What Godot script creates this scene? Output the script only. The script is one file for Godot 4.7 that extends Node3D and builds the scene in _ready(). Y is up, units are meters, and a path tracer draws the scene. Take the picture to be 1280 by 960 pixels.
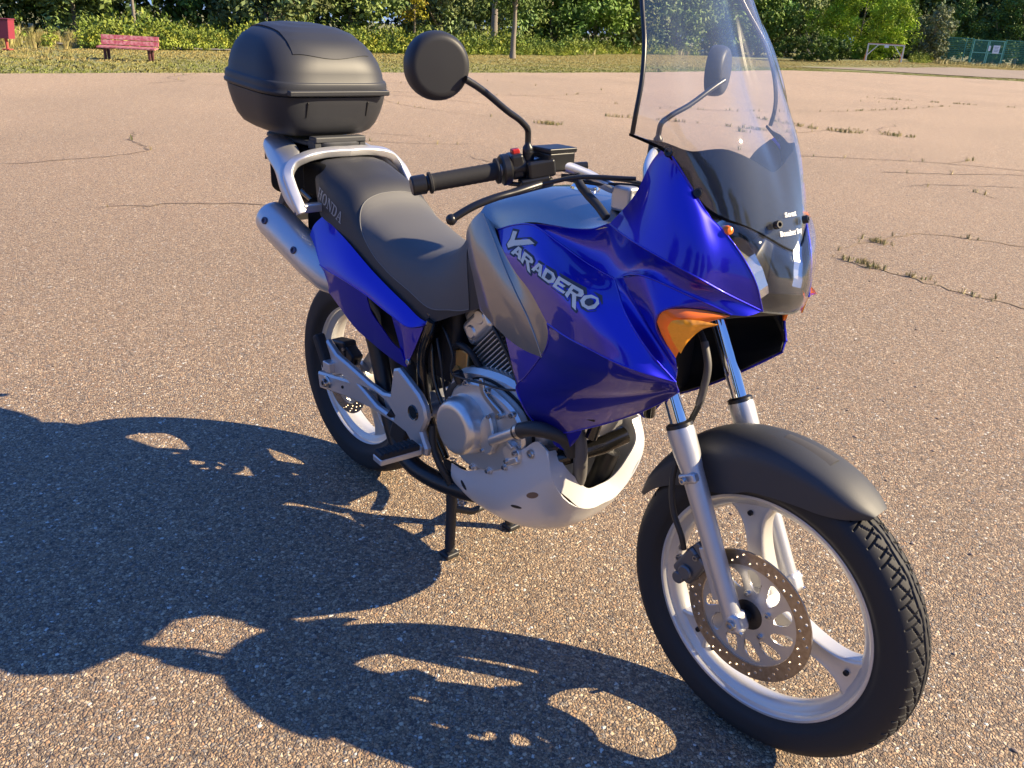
extends Node3D
# A parked touring motorcycle on worn exposed-aggregate asphalt, a park edge behind. x = forward of the bike, y = up, z = its right side; metres.

const EYE := Vector3(2.0948, 1.3616, 1.3581)
const FWD := Vector3(-0.7252, 0.0, -0.6886)      # level direction of view, for laying out the park
const SIDE := Vector3(0.6886, 0.0, -0.7252)
const FC := Vector3(1.45, 0.319, 0.0)            # front axle
const RC := Vector3(0.0, 0.331, 0.0)             # rear axle (on the centre stand)
var M := {}
var bike: Node3D
var rng := RandomNumberGenerator.new()

# ------------------------------------------------------------------ mesh builder
class MB:
	var V := PackedVector3Array()
	var N := PackedVector3Array()
	var U := PackedVector2Array()
	var C := PackedColorArray()
	var I := PackedInt32Array()
	var col := Color.WHITE

	func put(v: PackedVector3Array, n: PackedVector3Array, u: PackedVector2Array, tri: PackedInt32Array, hint := Vector3.ZERO) -> void:
		var c := Vector3.ZERO
		for p in v: c += p
		c /= maxf(v.size(), 1)
		var s := 0.0
		var ns := 0.0
		for k in range(0, tri.size(), 3):
			var a := v[tri[k]]
			var g := (v[tri[k + 1]] - a).cross(v[tri[k + 2]] - a)
			s += g.dot(hint) if hint != Vector3.ZERO else g.dot(a - c)
			ns += g.dot(n[tri[k]])
		var base := V.size()
		V.append_array(v)
		if s < 0: ns = -ns
		if ns < 0:
			for k in n.size(): n[k] = -n[k]
		N.append_array(n)
		U.append_array(u)
		for k in v.size(): C.append(col)
		for k in range(0, tri.size(), 3):
			I.append(base + tri[k])
			if s >= 0:
				I.append(base + tri[k + 2]); I.append(base + tri[k + 1])
			else:
				I.append(base + tri[k + 1]); I.append(base + tri[k + 2])

	func grid(G: Array, cu := false, cv := false, hint := Vector3.ZERO) -> void:
		var nu := G.size()
		var nv: int = G[0].size()
		var v := PackedVector3Array()
		var n := PackedVector3Array()
		var u := PackedVector2Array()
		var t := PackedInt32Array()
		for i in nu:
			for j in nv:
				var i0 := (i - 1 + nu) % nu if cu else maxi(i - 1, 0)
				var i1 := (i + 1) % nu if cu else mini(i + 1, nu - 1)
				var j0 := (j - 1 + nv) % nv if cv else maxi(j - 1, 0)
				var j1 := (j + 1) % nv if cv else mini(j + 1, nv - 1)
				var du: Vector3 = G[i1][j] - G[i0][j]
				var dv: Vector3 = G[i][j1] - G[i][j0]
				var m := du.cross(dv)
				if m.length_squared() < 1e-18:   # a pole or a pinched corner: look a step further in
					var ii := clampi(i, 1, nu - 2) if nu > 2 else i
					var jj := clampi(j, 1, nv - 2) if nv > 2 else j
					m = (G[mini(ii + 1, nu - 1)][jj] - G[maxi(ii - 1, 0)][jj]).cross(G[ii][mini(jj + 1, nv - 1)] - G[ii][maxi(jj - 1, 0)])
				v.append(G[i][j]); n.append(m.normalized() if m.length_squared() > 1e-22 else Vector3.UP)
				u.append(Vector2(float(j) / maxi(nv - 1, 1), float(i) / maxi(nu - 1, 1)))
		for i in (nu if cu else nu - 1):
			for j in (nv if cv else nv - 1):
				var a := i * nv + j
				var b := ((i + 1) % nu) * nv + j
				var c := ((i + 1) % nu) * nv + (j + 1) % nv
				var d := i * nv + (j + 1) % nv
				t.append_array([a, b, c, a, c, d])
		put(v, n, u, t, hint)

	func shell(G: Array, th: float, hint: Vector3) -> Array:   # a panel with thickness; returns its inner face
		var nu := G.size()
		var nv: int = G[0].size()
		var norms := []
		var s := 0.0
		for i in nu:
			var row := PackedVector3Array()
			for j in nv:
				var m: Vector3 = (G[mini(i + 1, nu - 1)][j] - G[maxi(i - 1, 0)][j]).cross(G[i][mini(j + 1, nv - 1)] - G[i][maxi(j - 1, 0)])
				if m.length_squared() < 1e-18:
					var ii := clampi(i, 1, nu - 2) if nu > 2 else i
					var jj := clampi(j, 1, nv - 2) if nv > 2 else j
					m = (G[mini(ii + 1, nu - 1)][jj] - G[maxi(ii - 1, 0)][jj]).cross(G[ii][mini(jj + 1, nv - 1)] - G[ii][maxi(jj - 1, 0)])
				m = m.normalized()
				s += m.dot(hint)
				row.append(m)
			norms.append(row)
		var inner := []
		for i in nu:
			var row := PackedVector3Array()
			for j in nv: row.append(G[i][j] - norms[i][j] * th * (1.0 if s > 0 else -1.0))
			inner.append(row)
		grid(G, false, false, hint)
		grid(inner, false, false, -hint)
		var la := PackedVector3Array()
		var lb := PackedVector3Array()
		for j in nv: la.append(G[0][j]); lb.append(inner[0][j])
		for i in range(1, nu): la.append(G[i][nv - 1]); lb.append(inner[i][nv - 1])
		for j in range(nv - 2, -1, -1): la.append(G[nu - 1][j]); lb.append(inner[nu - 1][j])
		for i in range(nu - 2, 0, -1): la.append(G[i][0]); lb.append(inner[i][0])
		grid([la, lb], false, true)
		return inner

	func tube(path: PackedVector3Array, rad, sides := 12, cap := true, flat := 1.0) -> void:
		var n := path.size()
		var t0 := (path[1] - path[0]).normalized()
		var x := t0.cross(Vector3.UP if absf(t0.y) < 0.9 else Vector3.RIGHT).normalized()
		var G := []
		for i in n:
			var t := (path[mini(i + 1, n - 1)] - path[maxi(i - 1, 0)]).normalized()
			x = (x - t * x.dot(t)).normalized()
			var y := t.cross(x)
			var r: float = rad if rad is float else rad[i]
			var ring := PackedVector3Array()
			for k in sides:
				var a := TAU * k / sides
				ring.append(path[i] + (x * cos(a) * flat + y * sin(a)) * r)
			G.append(ring)
		grid(G, false, true)
		if cap:
			for e in [0, n - 1]:
				var o := path[e]
				var g := []
				for f in [1.0, 0.0]:
					var ring := PackedVector3Array()
					for p in G[e]: ring.append(o + (p - o) * f)
					g.append(ring)
				grid(g, false, true, (o - path[1 if e == 0 else n - 2]))

	func lathe(pr: Array, xf: Transform3D, seg := 32, a0 := 0.0, a1 := TAU, crease := 0.55) -> void:   # profile of (r, h); h runs along local y
		var whole := is_equal_approx(a1 - a0, TAU)
		var run := [pr[0]]
		var runs := []
		for k in range(1, pr.size()):
			run.append(pr[k])
			if k < pr.size() - 1:
				var d0: Vector2 = (pr[k] - pr[k - 1]).normalized()
				var d1: Vector2 = (pr[k + 1] - pr[k]).normalized()
				if absf(d0.angle_to(d1)) > crease:
					runs.append(run); run = [pr[k]]
		runs.append(run)
		var v := PackedVector3Array()
		var n := PackedVector3Array()
		var u := PackedVector2Array()
		var t := PackedInt32Array()
		var cols := seg if whole else seg + 1
		for r in runs:
			var base := v.size()
			for i in r.size():
				var d: Vector2 = (r[mini(i + 1, r.size() - 1)] - r[maxi(i - 1, 0)]).normalized()
				for j in cols:
					var a := a0 + (a1 - a0) * j / seg
					var e := Vector3(cos(a), 0, sin(a))
					v.append(xf * (e * r[i].x + Vector3(0, r[i].y, 0)))
					n.append((xf.basis * (e * d.y - Vector3(0, d.x, 0))).normalized())
					u.append(Vector2(float(j) / seg, float(i) / maxi(r.size() - 1, 1)))
			for i in r.size() - 1:
				for j in (seg if whole else seg):
					var a: int = base + i * cols + j
					var d: int = base + i * cols + (j + 1) % cols
					t.append_array([a, a + cols, d + cols, a, d + cols, d])
		put(v, n, u, t)

	func rbox(xf: Transform3D, h: Vector3, r: float) -> void:
		r = minf(r, minf(h.x, minf(h.y, h.z)) * 0.999)
		var v := PackedVector3Array()
		var n := PackedVector3Array()
		var u := PackedVector2Array()
		var t := PackedInt32Array()
		for ax in 3:
			for sg in [-1.0, 1.0]:
				var b := (ax + 1) % 3
				var c := (ax + 2) % 3
				var fb := [-h[b], -h[b] + r * 0.5, -h[b] + r, h[b] - r, h[b] - r * 0.5, h[b]]
				var fc := [-h[c], -h[c] + r * 0.5, -h[c] + r, h[c] - r, h[c] - r * 0.5, h[c]]
				var base := v.size()
				for p in fb:
					for s in fc:
						var w := Vector3.ZERO
						w[ax] = h[ax] * sg; w[b] = p; w[c] = s
						var inn := w.clamp(-(h - Vector3.ONE * r), h - Vector3.ONE * r)
						var d := (w - inn).normalized()
						v.append(xf * (inn + d * r)); n.append((xf.basis * d).normalized()); u.append(Vector2(p, s))
				for i in 5:
					for j in 5:
						var a := base + i * 6 + j
						if sg > 0: t.append_array([a, a + 6, a + 7, a, a + 7, a + 1])
						else: t.append_array([a, a + 7, a + 6, a, a + 1, a + 7])
		put(v, n, u, t)

	func box(xf: Transform3D, h: Vector3) -> void:
		var v := PackedVector3Array()
		var n := PackedVector3Array()
		var u := PackedVector2Array()
		var t := PackedInt32Array()
		for ax in 3:
			for sg in [-1.0, 1.0]:
				var base := v.size()
				for q in [[-1, -1], [1, -1], [1, 1], [-1, 1]]:
					var w := Vector3.ZERO
					w[ax] = h[ax] * sg; w[(ax + 1) % 3] = h[(ax + 1) % 3] * q[0]; w[(ax + 2) % 3] = h[(ax + 2) % 3] * q[1]
					var d := Vector3.ZERO
					d[ax] = sg
					v.append(xf * w); n.append((xf.basis * d).normalized()); u.append(Vector2(q[0], q[1]))
				if sg > 0: t.append_array([base, base + 1, base + 2, base, base + 2, base + 3])
				else: t.append_array([base, base + 2, base + 1, base, base + 3, base + 2])
		put(v, n, u, t)

	static func inset(p: PackedVector2Array, d: float) -> PackedVector2Array:   # towards the left of the outline's direction
		var o := PackedVector2Array()
		var n := p.size()
		for i in n:
			var e0 := (p[i] - p[(i - 1 + n) % n]).normalized()
			var e1 := (p[(i + 1) % n] - p[i]).normalized()
			var m := (Vector2(-e0.y, e0.x) + Vector2(-e1.y, e1.x))
			m = m.normalized() if m.length() > 1e-6 else Vector2(-e0.y, e0.x)
			o.append(p[i] + m * d / maxf(0.5, m.dot(Vector2(-e0.y, e0.x))))
		return o

	func plate(poly: PackedVector2Array, xf: Transform3D, th: float, bev := 0.0015, holes := []) -> void:   # outline in local xy, thickness th along +z
		var loops := []
		var p := poly.duplicate()
		if Geometry2D.is_polygon_clockwise(p): p.reverse()
		loops.append(p)
		for h in holes:
			var q: PackedVector2Array = h.duplicate()
			if not Geometry2D.is_polygon_clockwise(q): q.reverse()
			loops.append(q)
		for L in loops:
			var ins := MB.inset(L, bev)
			var n: int = L.size()
			for band in [[ins, 0.0, L, bev], [L, bev, L, th - bev], [L, th - bev, ins, th]]:
				var v := PackedVector3Array()
				var nn := PackedVector3Array()
				var u := PackedVector2Array()
				var t := PackedInt32Array()
				for i in n:
					var e: Vector2 = (L[(i + 1) % n] - L[i]).normalized()
					var ep: Vector2 = (L[i] - L[(i - 1 + n) % n]).normalized()
					var en: Vector2 = (L[(i + 2) % n] - L[(i + 1) % n]).normalized()
					var o := Vector2(e.y, -e.x)
					var oa := (o + Vector2(ep.y, -ep.x)).normalized() if ep.dot(e) > 0.75 else o
					var ob := (o + Vector2(en.y, -en.x)).normalized() if en.dot(e) > 0.75 else o
					var tilt := 0.0 if band[0] == band[2] else (-1.0 if band[1] == 0.0 else 1.0)
					var base := v.size()
					for k in 4:
						var src: PackedVector2Array = band[0] if k < 2 else band[2]
						var pt: Vector2 = src[(i + (1 if k == 1 or k == 2 else 0)) % n]
						v.append(xf * Vector3(pt.x, pt.y, band[1] if k < 2 else band[3]))
						var q2 := ob if k == 1 or k == 2 else oa
						nn.append((xf.basis * Vector3(q2.x, q2.y, tilt)).normalized()); u.append(pt)
					t.append_array([base, base + 1, base + 2, base, base + 2, base + 3])
				raw(v, nn, u, t)
		var merged: PackedVector2Array = MB.inset(loops[0], bev)
		var hs := []
		for k in range(1, loops.size()): hs.append(MB.inset(loops[k], bev))
		hs.sort_custom(func(a, b): return MB.mx(a) > MB.mx(b))
		for h in hs:
			var bi := 0
			var bj := 0
			var bd := 1e9
			for i in merged.size():
				for j in h.size():
					var dd: float = merged[i].distance_squared_to(h[j])
					if dd < bd: bd = dd; bi = i; bj = j
			var o := PackedVector2Array()
			for i in bi + 1: o.append(merged[i])
			for j in h.size() + 1: o.append(h[(bj + j) % h.size()])
			for i in range(bi, merged.size()): o.append(merged[i])
			merged = o
		var tr := Geometry2D.triangulate_polygon(merged)
		for face in [[0.0, -1.0], [th, 1.0]]:
			var v := PackedVector3Array()
			var nn := PackedVector3Array()
			for q in merged:
				v.append(xf * Vector3(q.x, q.y, face[0])); nn.append((xf.basis * Vector3(0, 0, face[1])).normalized())
			put(v, nn, merged, tr, nn[0])

	static func mx(a: PackedVector2Array) -> float:
		var m := -1e9
		for q in a: m = maxf(m, q.x)
		return m

	func raw(v: PackedVector3Array, n: PackedVector3Array, u: PackedVector2Array, t: PackedInt32Array) -> void:   # winding after the given normals
		var base := V.size()
		V.append_array(v); N.append_array(n); U.append_array(u)
		for k in v.size(): C.append(col)
		for k in range(0, t.size(), 3):
			var g := (v[t[k + 1]] - v[t[k]]).cross(v[t[k + 2]] - v[t[k]])
			var ok := g.dot(n[t[k]]) >= 0
			I.append(base + t[k])
			I.append(base + t[k + (2 if ok else 1)]); I.append(base + t[k + (1 if ok else 2)])

	func mesh() -> ArrayMesh:
		var a := []
		a.resize(Mesh.ARRAY_MAX)
		a[Mesh.ARRAY_VERTEX] = V; a[Mesh.ARRAY_NORMAL] = N; a[Mesh.ARRAY_TEX_UV] = U; a[Mesh.ARRAY_COLOR] = C; a[Mesh.ARRAY_INDEX] = I
		var m := ArrayMesh.new()
		m.add_surface_from_arrays(Mesh.PRIMITIVE_TRIANGLES, a)
		return m

# ------------------------------------------------------------------ curves and surfaces
func P(a: Array) -> PackedVector3Array:
	var o := PackedVector3Array()
	for k in range(0, a.size(), 3): o.append(Vector3(a[k], a[k + 1], a[k + 2]))
	return o

func P2(a: Array) -> PackedVector2Array:
	var o := PackedVector2Array()
	for k in range(0, a.size(), 2): o.append(Vector2(a[k], a[k + 1]))
	return o

func mz(p: PackedVector3Array, s: float) -> PackedVector3Array:   # the same curve on the right (1) or left (-1) side
	var o := PackedVector3Array()
	for q in p: o.append(Vector3(q.x, q.y, q.z * s))
	return o

func rev(p: PackedVector3Array) -> PackedVector3Array:
	var o := p.duplicate()
	o.reverse()
	return o

func cr(p: PackedVector3Array, n := 8, closed := false) -> PackedVector3Array:   # smooth curve through the points, n steps a span
	var c := p.size()
	if c < 3 and not closed:
		var l := PackedVector3Array()
		for k in n + 1: l.append(p[0].lerp(p[1], float(k) / n))
		return l
	var tan := PackedVector3Array()
	for i in c:
		if not closed and i == 0: tan.append((p[1] - p[0]).normalized())
		elif not closed and i == c - 1: tan.append((p[i] - p[i - 1]).normalized())
		else:
			var a := p[i] - p[(i - 1 + c) % c]
			var b := p[(i + 1) % c] - p[i]
			var da := maxf(a.length(), 1e-6)
			var db := maxf(b.length(), 1e-6)
			tan.append((a / da * db + b / db * da) / (da + db))
	var o := PackedVector3Array()
	for i in (c if closed else c - 1):
		var q := p[(i + 1) % c]
		var d := p[i].distance_to(q)
		for k in n:
			var t := float(k) / n
			var t2 := t * t
			var t3 := t2 * t
			o.append(p[i] * (2 * t3 - 3 * t2 + 1) + tan[i] * d * (t3 - 2 * t2 + t) + q * (3 * t2 - 2 * t3) + tan[(i + 1) % c] * d * (t3 - t2))
	if not closed: o.append(p[c - 1])
	return o

func resample(p: PackedVector3Array, n: int, smooth := true) -> PackedVector3Array:   # n + 1 points evenly along the curve
	var d := cr(p, 16) if smooth and p.size() > 2 else p
	var acc := [0.0]
	for i in range(1, d.size()): acc.append(acc[-1] + d[i].distance_to(d[i - 1]))
	var o := PackedVector3Array()
	var k := 0
	for i in n + 1:
		var t: float = acc[-1] * i / n
		while k < d.size() - 2 and acc[k + 1] < t: k += 1
		o.append(d[k].lerp(d[k + 1], clampf((t - acc[k]) / maxf(acc[k + 1] - acc[k], 1e-9), 0, 1)))
	return o

func coons(T: PackedVector3Array, B: PackedVector3Array, L: PackedVector3Array, R: PackedVector3Array, nu: int, nv: int, bulge := Vector3.ZERO) -> Array:
	var t := resample(T, nu)
	var b := resample(B, nu)
	var l := resample(L, nv)
	var r := resample(R, nv)
	var G := []
	for i in nv + 1:
		var v := float(i) / nv
		var row := PackedVector3Array()
		for j in nu + 1:
			var u := float(j) / nu
			var q := t[j] * (1 - v) + b[j] * v + l[i] * (1 - u) + r[i] * u
			q -= (t[0] * (1 - u) + t[nu] * u) * (1 - v) + (b[0] * (1 - u) + b[nu] * u) * v
			row.append(q + bulge * (16.0 * u * (1 - u) * v * (1 - v)))
		G.append(row)
	return G

func refine(rows: Array, nr: int, nc: int, closed_c := false, closed_r := false) -> Array:   # smooth surface through a coarse grid
	var a := []
	for r in rows: a.append(cr(r, nc, closed_c))
	var cols: int = a[0].size()
	var out := []
	for j in cols:
		var c := PackedVector3Array()
		for i in a.size(): c.append(a[i][j])
		var f := cr(c, nr, closed_r)
		if out.is_empty():
			for i in f.size(): out.append(PackedVector3Array())
		for i in f.size(): out[i].append(f[i])
	return out

func axis(o: Vector3, dir: Vector3) -> Transform3D:   # local y along dir
	var y := dir.normalized()
	var x := y.cross(Vector3.UP if absf(y.y) < 0.9 else Vector3.RIGHT).normalized()
	return Transform3D(Basis(x, y, x.cross(y)), o)

func at(x: float, y: float, z: float, b := Basis()) -> Transform3D:
	return Transform3D(b, Vector3(x, y, z))

func circle(c: Vector2, r: float, n := 20) -> PackedVector2Array:
	var o := PackedVector2Array()
	for k in n: o.append(c + Vector2(cos(TAU * k / n), sin(TAU * k / n)) * r)
	return o

func smooth2(p: PackedVector2Array, n := 4) -> PackedVector2Array:   # round a closed outline
	var q := PackedVector3Array()
	for v in p: q.append(Vector3(v.x, v.y, 0))
	var o := PackedVector2Array()
	for v in cr(q, n, true): o.append(Vector2(v.x, v.y))
	return o

# ------------------------------------------------------------------ scene nodes
func own_name(called: String, parent: Node) -> String:
	if not parent.has_node(called): return called
	var k := 1
	while parent.has_node("%s_%03d" % [called, k]): k += 1
	return "%s_%03d" % [called, k]

func part(called: String, mesh: Mesh, m: Material, parent: Node, label := "") -> MeshInstance3D:
	var o := MeshInstance3D.new()
	o.name = own_name(called, parent)
	o.mesh = mesh
	o.material_override = m
	parent.add_child(o, true)
	if label: o.set_meta("label", label)
	return o

func thing(called: String, label: String, category: String, where := Vector3.ZERO, turn := 0.0, group := "") -> Node3D:
	var o := Node3D.new()
	o.name = own_name(called, self)
	add_child(o, true)
	o.position = where
	o.rotation.y = turn
	o.set_meta("label", label); o.set_meta("category", category)
	if group: o.set_meta("group", group)
	return o

func structure(called: String, mesh: Mesh, m: Material) -> MeshInstance3D:
	var o := part(called, mesh, m, self)
	o.set_meta("kind", "structure")
	return o

func bolt(parent: Node, pos: Vector3, dir: Vector3, r := 0.006, h := 0.004, m: Material = null, called := "bolt") -> void:
	var b := MB.new()
	var hx := axis(pos, dir)
	b.lathe([Vector2(0.0, -0.004), Vector2(r, -0.004), Vector2(r, h * 0.6), Vector2(r * 0.85, h), Vector2(r * 0.52, h), Vector2(r * 0.48, h * 0.2), Vector2(0.0, h * 0.2)], hx, 14)
	part(called, b.mesh(), m if m else M.steel, parent)

# ------------------------------------------------------------------ materials
func lin(r: float, g: float, b: float, a := 1.0) -> Color:
	var c := Color(r, g, b).linear_to_srgb()
	c.a = a
	return c

func mat(c: Color, rough: float, metal := 0.0, coat := 0.0) -> StandardMaterial3D:
	var m := StandardMaterial3D.new()
	m.albedo_color = c
	m.roughness = rough
	m.metallic = metal
	if coat > 0:
		m.clearcoat_enabled = true
		m.clearcoat = coat
		m.clearcoat_roughness = 0.03
	return m

func noise_tex(freq: float, size: int, lo: Color, hi: Color, kind := FastNoiseLite.TYPE_SIMPLEX_SMOOTH, seed_ := 1, oct := 4) -> ImageTexture:
	var n := FastNoiseLite.new()
	n.noise_type = kind
	n.frequency = freq
	n.seed = seed_
	n.fractal_octaves = oct
	var im := n.get_seamless_image(size, size)
	var out := Image.create(size, size, false, Image.FORMAT_RGB8)
	for y in size:
		for x in size: out.set_pixel(x, y, lo.lerp(hi, im.get_pixel(x, y).r))
	return ImageTexture.create_from_image(out)

func triplanar(m: StandardMaterial3D, tile: float, world := true) -> void:
	m.uv1_triplanar = true
	m.uv1_world_triplanar = world
	m.uv1_scale = Vector3.ONE / tile

func grain(m: StandardMaterial3D, tex: Texture2D, tile: float, relief: float) -> void:
	triplanar(m, tile, false)
	m.heightmap_enabled = true
	m.heightmap_texture = tex
	m.heightmap_scale = relief

func aggregate() -> void:   # rolled stone chips of two sizes in worn bitumen, 2.2 m of it
	var size := 1536
	var n := FastNoiseLite.new()
	n.noise_type = FastNoiseLite.TYPE_CELLULAR
	n.fractal_type = FastNoiseLite.FRACTAL_NONE
	n.seed = 7
	n.cellular_jitter = 1.0
	n.domain_warp_enabled = true
	n.domain_warp_amplitude = 9.0
	n.domain_warp_frequency = 0.11
	var layers := []
	for f in [0.115, 0.21]:
		n.frequency = f
		n.cellular_return_type = FastNoiseLite.RETURN_CELL_VALUE
		var val := n.get_seamless_image(size, size, false, false, 0.006)
		n.cellular_return_type = FastNoiseLite.RETURN_DISTANCE2_SUB
		var gap := n.get_seamless_image(size, size, false, false, 0.006)
		val.convert(Image.FORMAT_L8); gap.convert(Image.FORMAT_L8)
		layers.append([val.get_data(), gap.get_data()])
	var fine := FastNoiseLite.new()
	fine.frequency = 0.05
	fine.seed = 3
	var patch := fine.get_seamless_image(size, size)
	fine.frequency = 0.4
	fine.fractal_octaves = 2
	var grit := fine.get_seamless_image(size, size)
	patch.convert(Image.FORMAT_L8); grit.convert(Image.FORMAT_L8)
	var bp := patch.get_data()
	var bn := grit.get_data()
	var r2 := RandomNumberGenerator.new()
	r2.seed = 11
	var tones := [Vector3(0.30, 0.195, 0.115), Vector3(0.40, 0.28, 0.175), Vector3(0.23, 0.15, 0.095), Vector3(0.33, 0.23, 0.15), Vector3(0.50, 0.37, 0.245), Vector3(0.15, 0.105, 0.075), Vector3(0.25, 0.205, 0.165), Vector3(0.66, 0.58, 0.48), Vector3(0.36, 0.21, 0.115), Vector3(0.085, 0.066, 0.055)]
	var odds := [0.18, 0.16, 0.13, 0.16, 0.09, 0.10, 0.07, 0.012, 0.06, 0.038]
	var ramp := PackedVector3Array()
	for k in 256:
		var t := r2.randf()
		var i := 0
		while i < 9 and t > odds[i]: t -= odds[i]; i += 1
		ramp.append(tones[i] * r2.randf_range(0.82, 1.18))
	var curve := PackedByteArray()      # linear 0..1 in 1024 steps to sRGB bytes
	for k in 1025: curve.append(int(255.0 * clampf(1.055 * pow(k / 1024.0, 1.0 / 2.4) - 0.055 if k > 3 else 0.01, 0, 1)))
	var bit := Vector3(0.075, 0.054, 0.04)
	var oc := PackedByteArray()
	oc.resize(size * size * 3)
	var oh := PackedByteArray()
	oh.resize(size * size)
	var v0: PackedByteArray = layers[0][0]
	var g0: PackedByteArray = layers[0][1]
	var v1: PackedByteArray = layers[1][0]
	var g1: PackedByteArray = layers[1][1]
	for k in size * size:
		var big := (v0[k] * 57) % 256 > 120          # a chip, or a nest of smaller ones
		var g := (g0[k] if big else mini(g0[k] * 2, g1[k])) / 255.0
		var cell := v0[k] if big else v1[k]
		var e := clampf(g * 9.0 - 0.25 - 0.9 * (bp[k] / 255.0 - 0.45), 0.0, 1.0)
		var c := (bit.lerp(ramp[cell], e) * (0.60 + 0.80 * bn[k] / 255.0)) * Vector3(1.58, 1.65, 1.64)
		oc[k * 3] = curve[int(clampf(c.x, 0, 1) * 1024.0)]
		oc[k * 3 + 1] = curve[int(clampf(c.y, 0, 1) * 1024.0)]
		oc[k * 3 + 2] = curve[int(clampf(c.z, 0, 1) * 1024.0)]
		oh[k] = int(255.0 * clampf(sqrt(clampf(g * 2.4, 0, 1)) * (0.55 + 0.35 * ((cell * 37) % 256) / 255.0) + 0.12 * bn[k] / 255.0, 0, 1))
	M.stone_color = ImageTexture.create_from_image(Image.create_from_data(size, size, false, Image.FORMAT_RGB8, oc))
	M.stone_height = ImageTexture.create_from_image(Image.create_from_data(size, size, false, Image.FORMAT_L8, oh))

func make_materials() -> void:
	aggregate()
	var g1 := noise_tex(0.06, 256, Color.BLACK, Color.WHITE, FastNoiseLite.TYPE_SIMPLEX, 4, 3)
	var g2 := noise_tex(0.02, 256, Color.BLACK, Color.WHITE, FastNoiseLite.TYPE_SIMPLEX, 9, 5)
	M.asphalt = mat(Color.WHITE, 0.82)
	M.asphalt.albedo_texture = M.stone_color
	M.asphalt.vertex_color_use_as_albedo = true
	triplanar(M.asphalt, 1.48)
	M.asphalt.heightmap_enabled = true
	M.asphalt.heightmap_texture = M.stone_height
	M.asphalt.heightmap_scale = 0.6
	M.blue = mat(lin(0.010, 0.008, 0.46), 0.37, 0.82, 1.0)
	M.silver = mat(lin(0.56, 0.56, 0.57), 0.40, 0.70, 0.4)          # silver lacquer
	M.tank = mat(lin(0.30, 0.30, 0.305), 0.25, 0.85, 1.0)
	M.gunmetal = mat(lin(0.30, 0.28, 0.26), 0.32, 0.7, 0.7)
	M.alloy = mat(lin(0.66, 0.65, 0.63), 0.30, 0.78)
	grain(M.alloy, g1, 0.05, 0.008)
	M.wheel_paint = mat(lin(0.60, 0.59, 0.565), 0.36, 0.45, 0.35)
	M.steel = mat(lin(0.55, 0.54, 0.53), 0.28, 1.0)
	M.chrome = mat(lin(0.80, 0.80, 0.81), 0.04, 1.0)
	M.disc = mat(lin(0.50, 0.425, 0.345), 0.34, 0.95)
	M.disc.albedo_texture = noise_tex(0.03, 256, Color(0.86, 0.84, 0.82), Color(1, 1, 1), FastNoiseLite.TYPE_SIMPLEX, 51, 4)
	triplanar(M.disc, 0.12, false)
	M.lamp_inside = mat(lin(0.016, 0.018, 0.018), 0.30)
	M.reflector = mat(lin(0.68, 0.69, 0.70), 0.2, 1.0)
	M.rust = mat(lin(0.23, 0.15, 0.10), 0.7, 0.4)
	M.plastic = mat(lin(0.040, 0.042, 0.046), 0.56)                   # grained black plastic
	grain(M.plastic, g1, 0.03, 0.006)
	M.case = mat(lin(0.030, 0.032, 0.038), 0.47)
	M.case.metallic_specular = 0.4
	grain(M.case, g1, 0.04, 0.004)
	M.satin = mat(lin(0.012, 0.012, 0.013), 0.35)
	M.flat_black = mat(lin(0.008, 0.008, 0.009), 0.6)
	M.gloss_black = mat(lin(0.006, 0.006, 0.007), 0.12, 0.0, 0.6)
	M.hose = mat(lin(0.022, 0.022, 0.022), 0.5)
	M.grey_hose = mat(lin(0.10, 0.095, 0.09), 0.55)
	M.rubber = mat(lin(0.017, 0.0165, 0.017), 0.72)
	grain(M.rubber, g2, 0.08, 0.01)
	M.seat = mat(lin(0.030, 0.030, 0.032), 0.55)
	grain(M.seat, g1, 0.02, 0.008)
	M.seat_grey = mat(lin(0.088, 0.087, 0.086), 0.6)
	grain(M.seat_grey, g1, 0.02, 0.008)
	M.thread = mat(lin(0.17, 0.17, 0.165), 0.7)
	M.print_grey = mat(lin(0.30, 0.31, 0.32), 0.6)
	M.print_pale = mat(lin(0.62, 0.68, 0.66), 0.35)
	M.print_navy = mat(lin(0.006, 0.012, 0.05), 0.3)
	M.print_white = mat(lin(0.85, 0.85, 0.85), 0.5)
	M.amber = mat(lin(0.95, 0.20, 0.012), 0.22, 0.0, 0.35)
	M.amber_deep = mat(lin(1.0, 0.37, 0.008), 0.22, 0.25, 1.0)
	var ribs := noise_tex(0.045, 128, Color.BLACK, Color.WHITE, FastNoiseLite.TYPE_CELLULAR, 2, 1)
	grain(M.amber_deep, ribs, 0.05, 0.12)
	M.red = mat(lin(0.50, 0.02, 0.015), 0.4)
	M.brass = mat(lin(0.45, 0.31, 0.14), 0.4, 1.0)
	M.screen = mat(lin(0.55, 0.65, 0.80, 0.035), 0.02)
	M.screen.transparency = BaseMaterial3D.TRANSPARENCY_ALPHA
	M.lens = mat(lin(0.5, 0.55, 0.6, 0.02), 0.02)
	M.lens.transparency = BaseMaterial3D.TRANSPARENCY_ALPHA
	M.mirror_glass = mat(lin(0.75, 0.78, 0.80), 0.02, 1.0)
	M.mirror_back = mat(lin(0.026, 0.027, 0.030), 0.48)
	M.mirror_back.metallic_specular = 0.4
	grain(M.mirror_back, g1, 0.03, 0.006)
	M.void_black = mat(lin(0.004, 0.004, 0.0045), 0.75)
	M.void_black.metallic_specular = 0.2
	M.plate_pale = mat(lin(0.20, 0.225, 0.25), 0.45)

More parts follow.
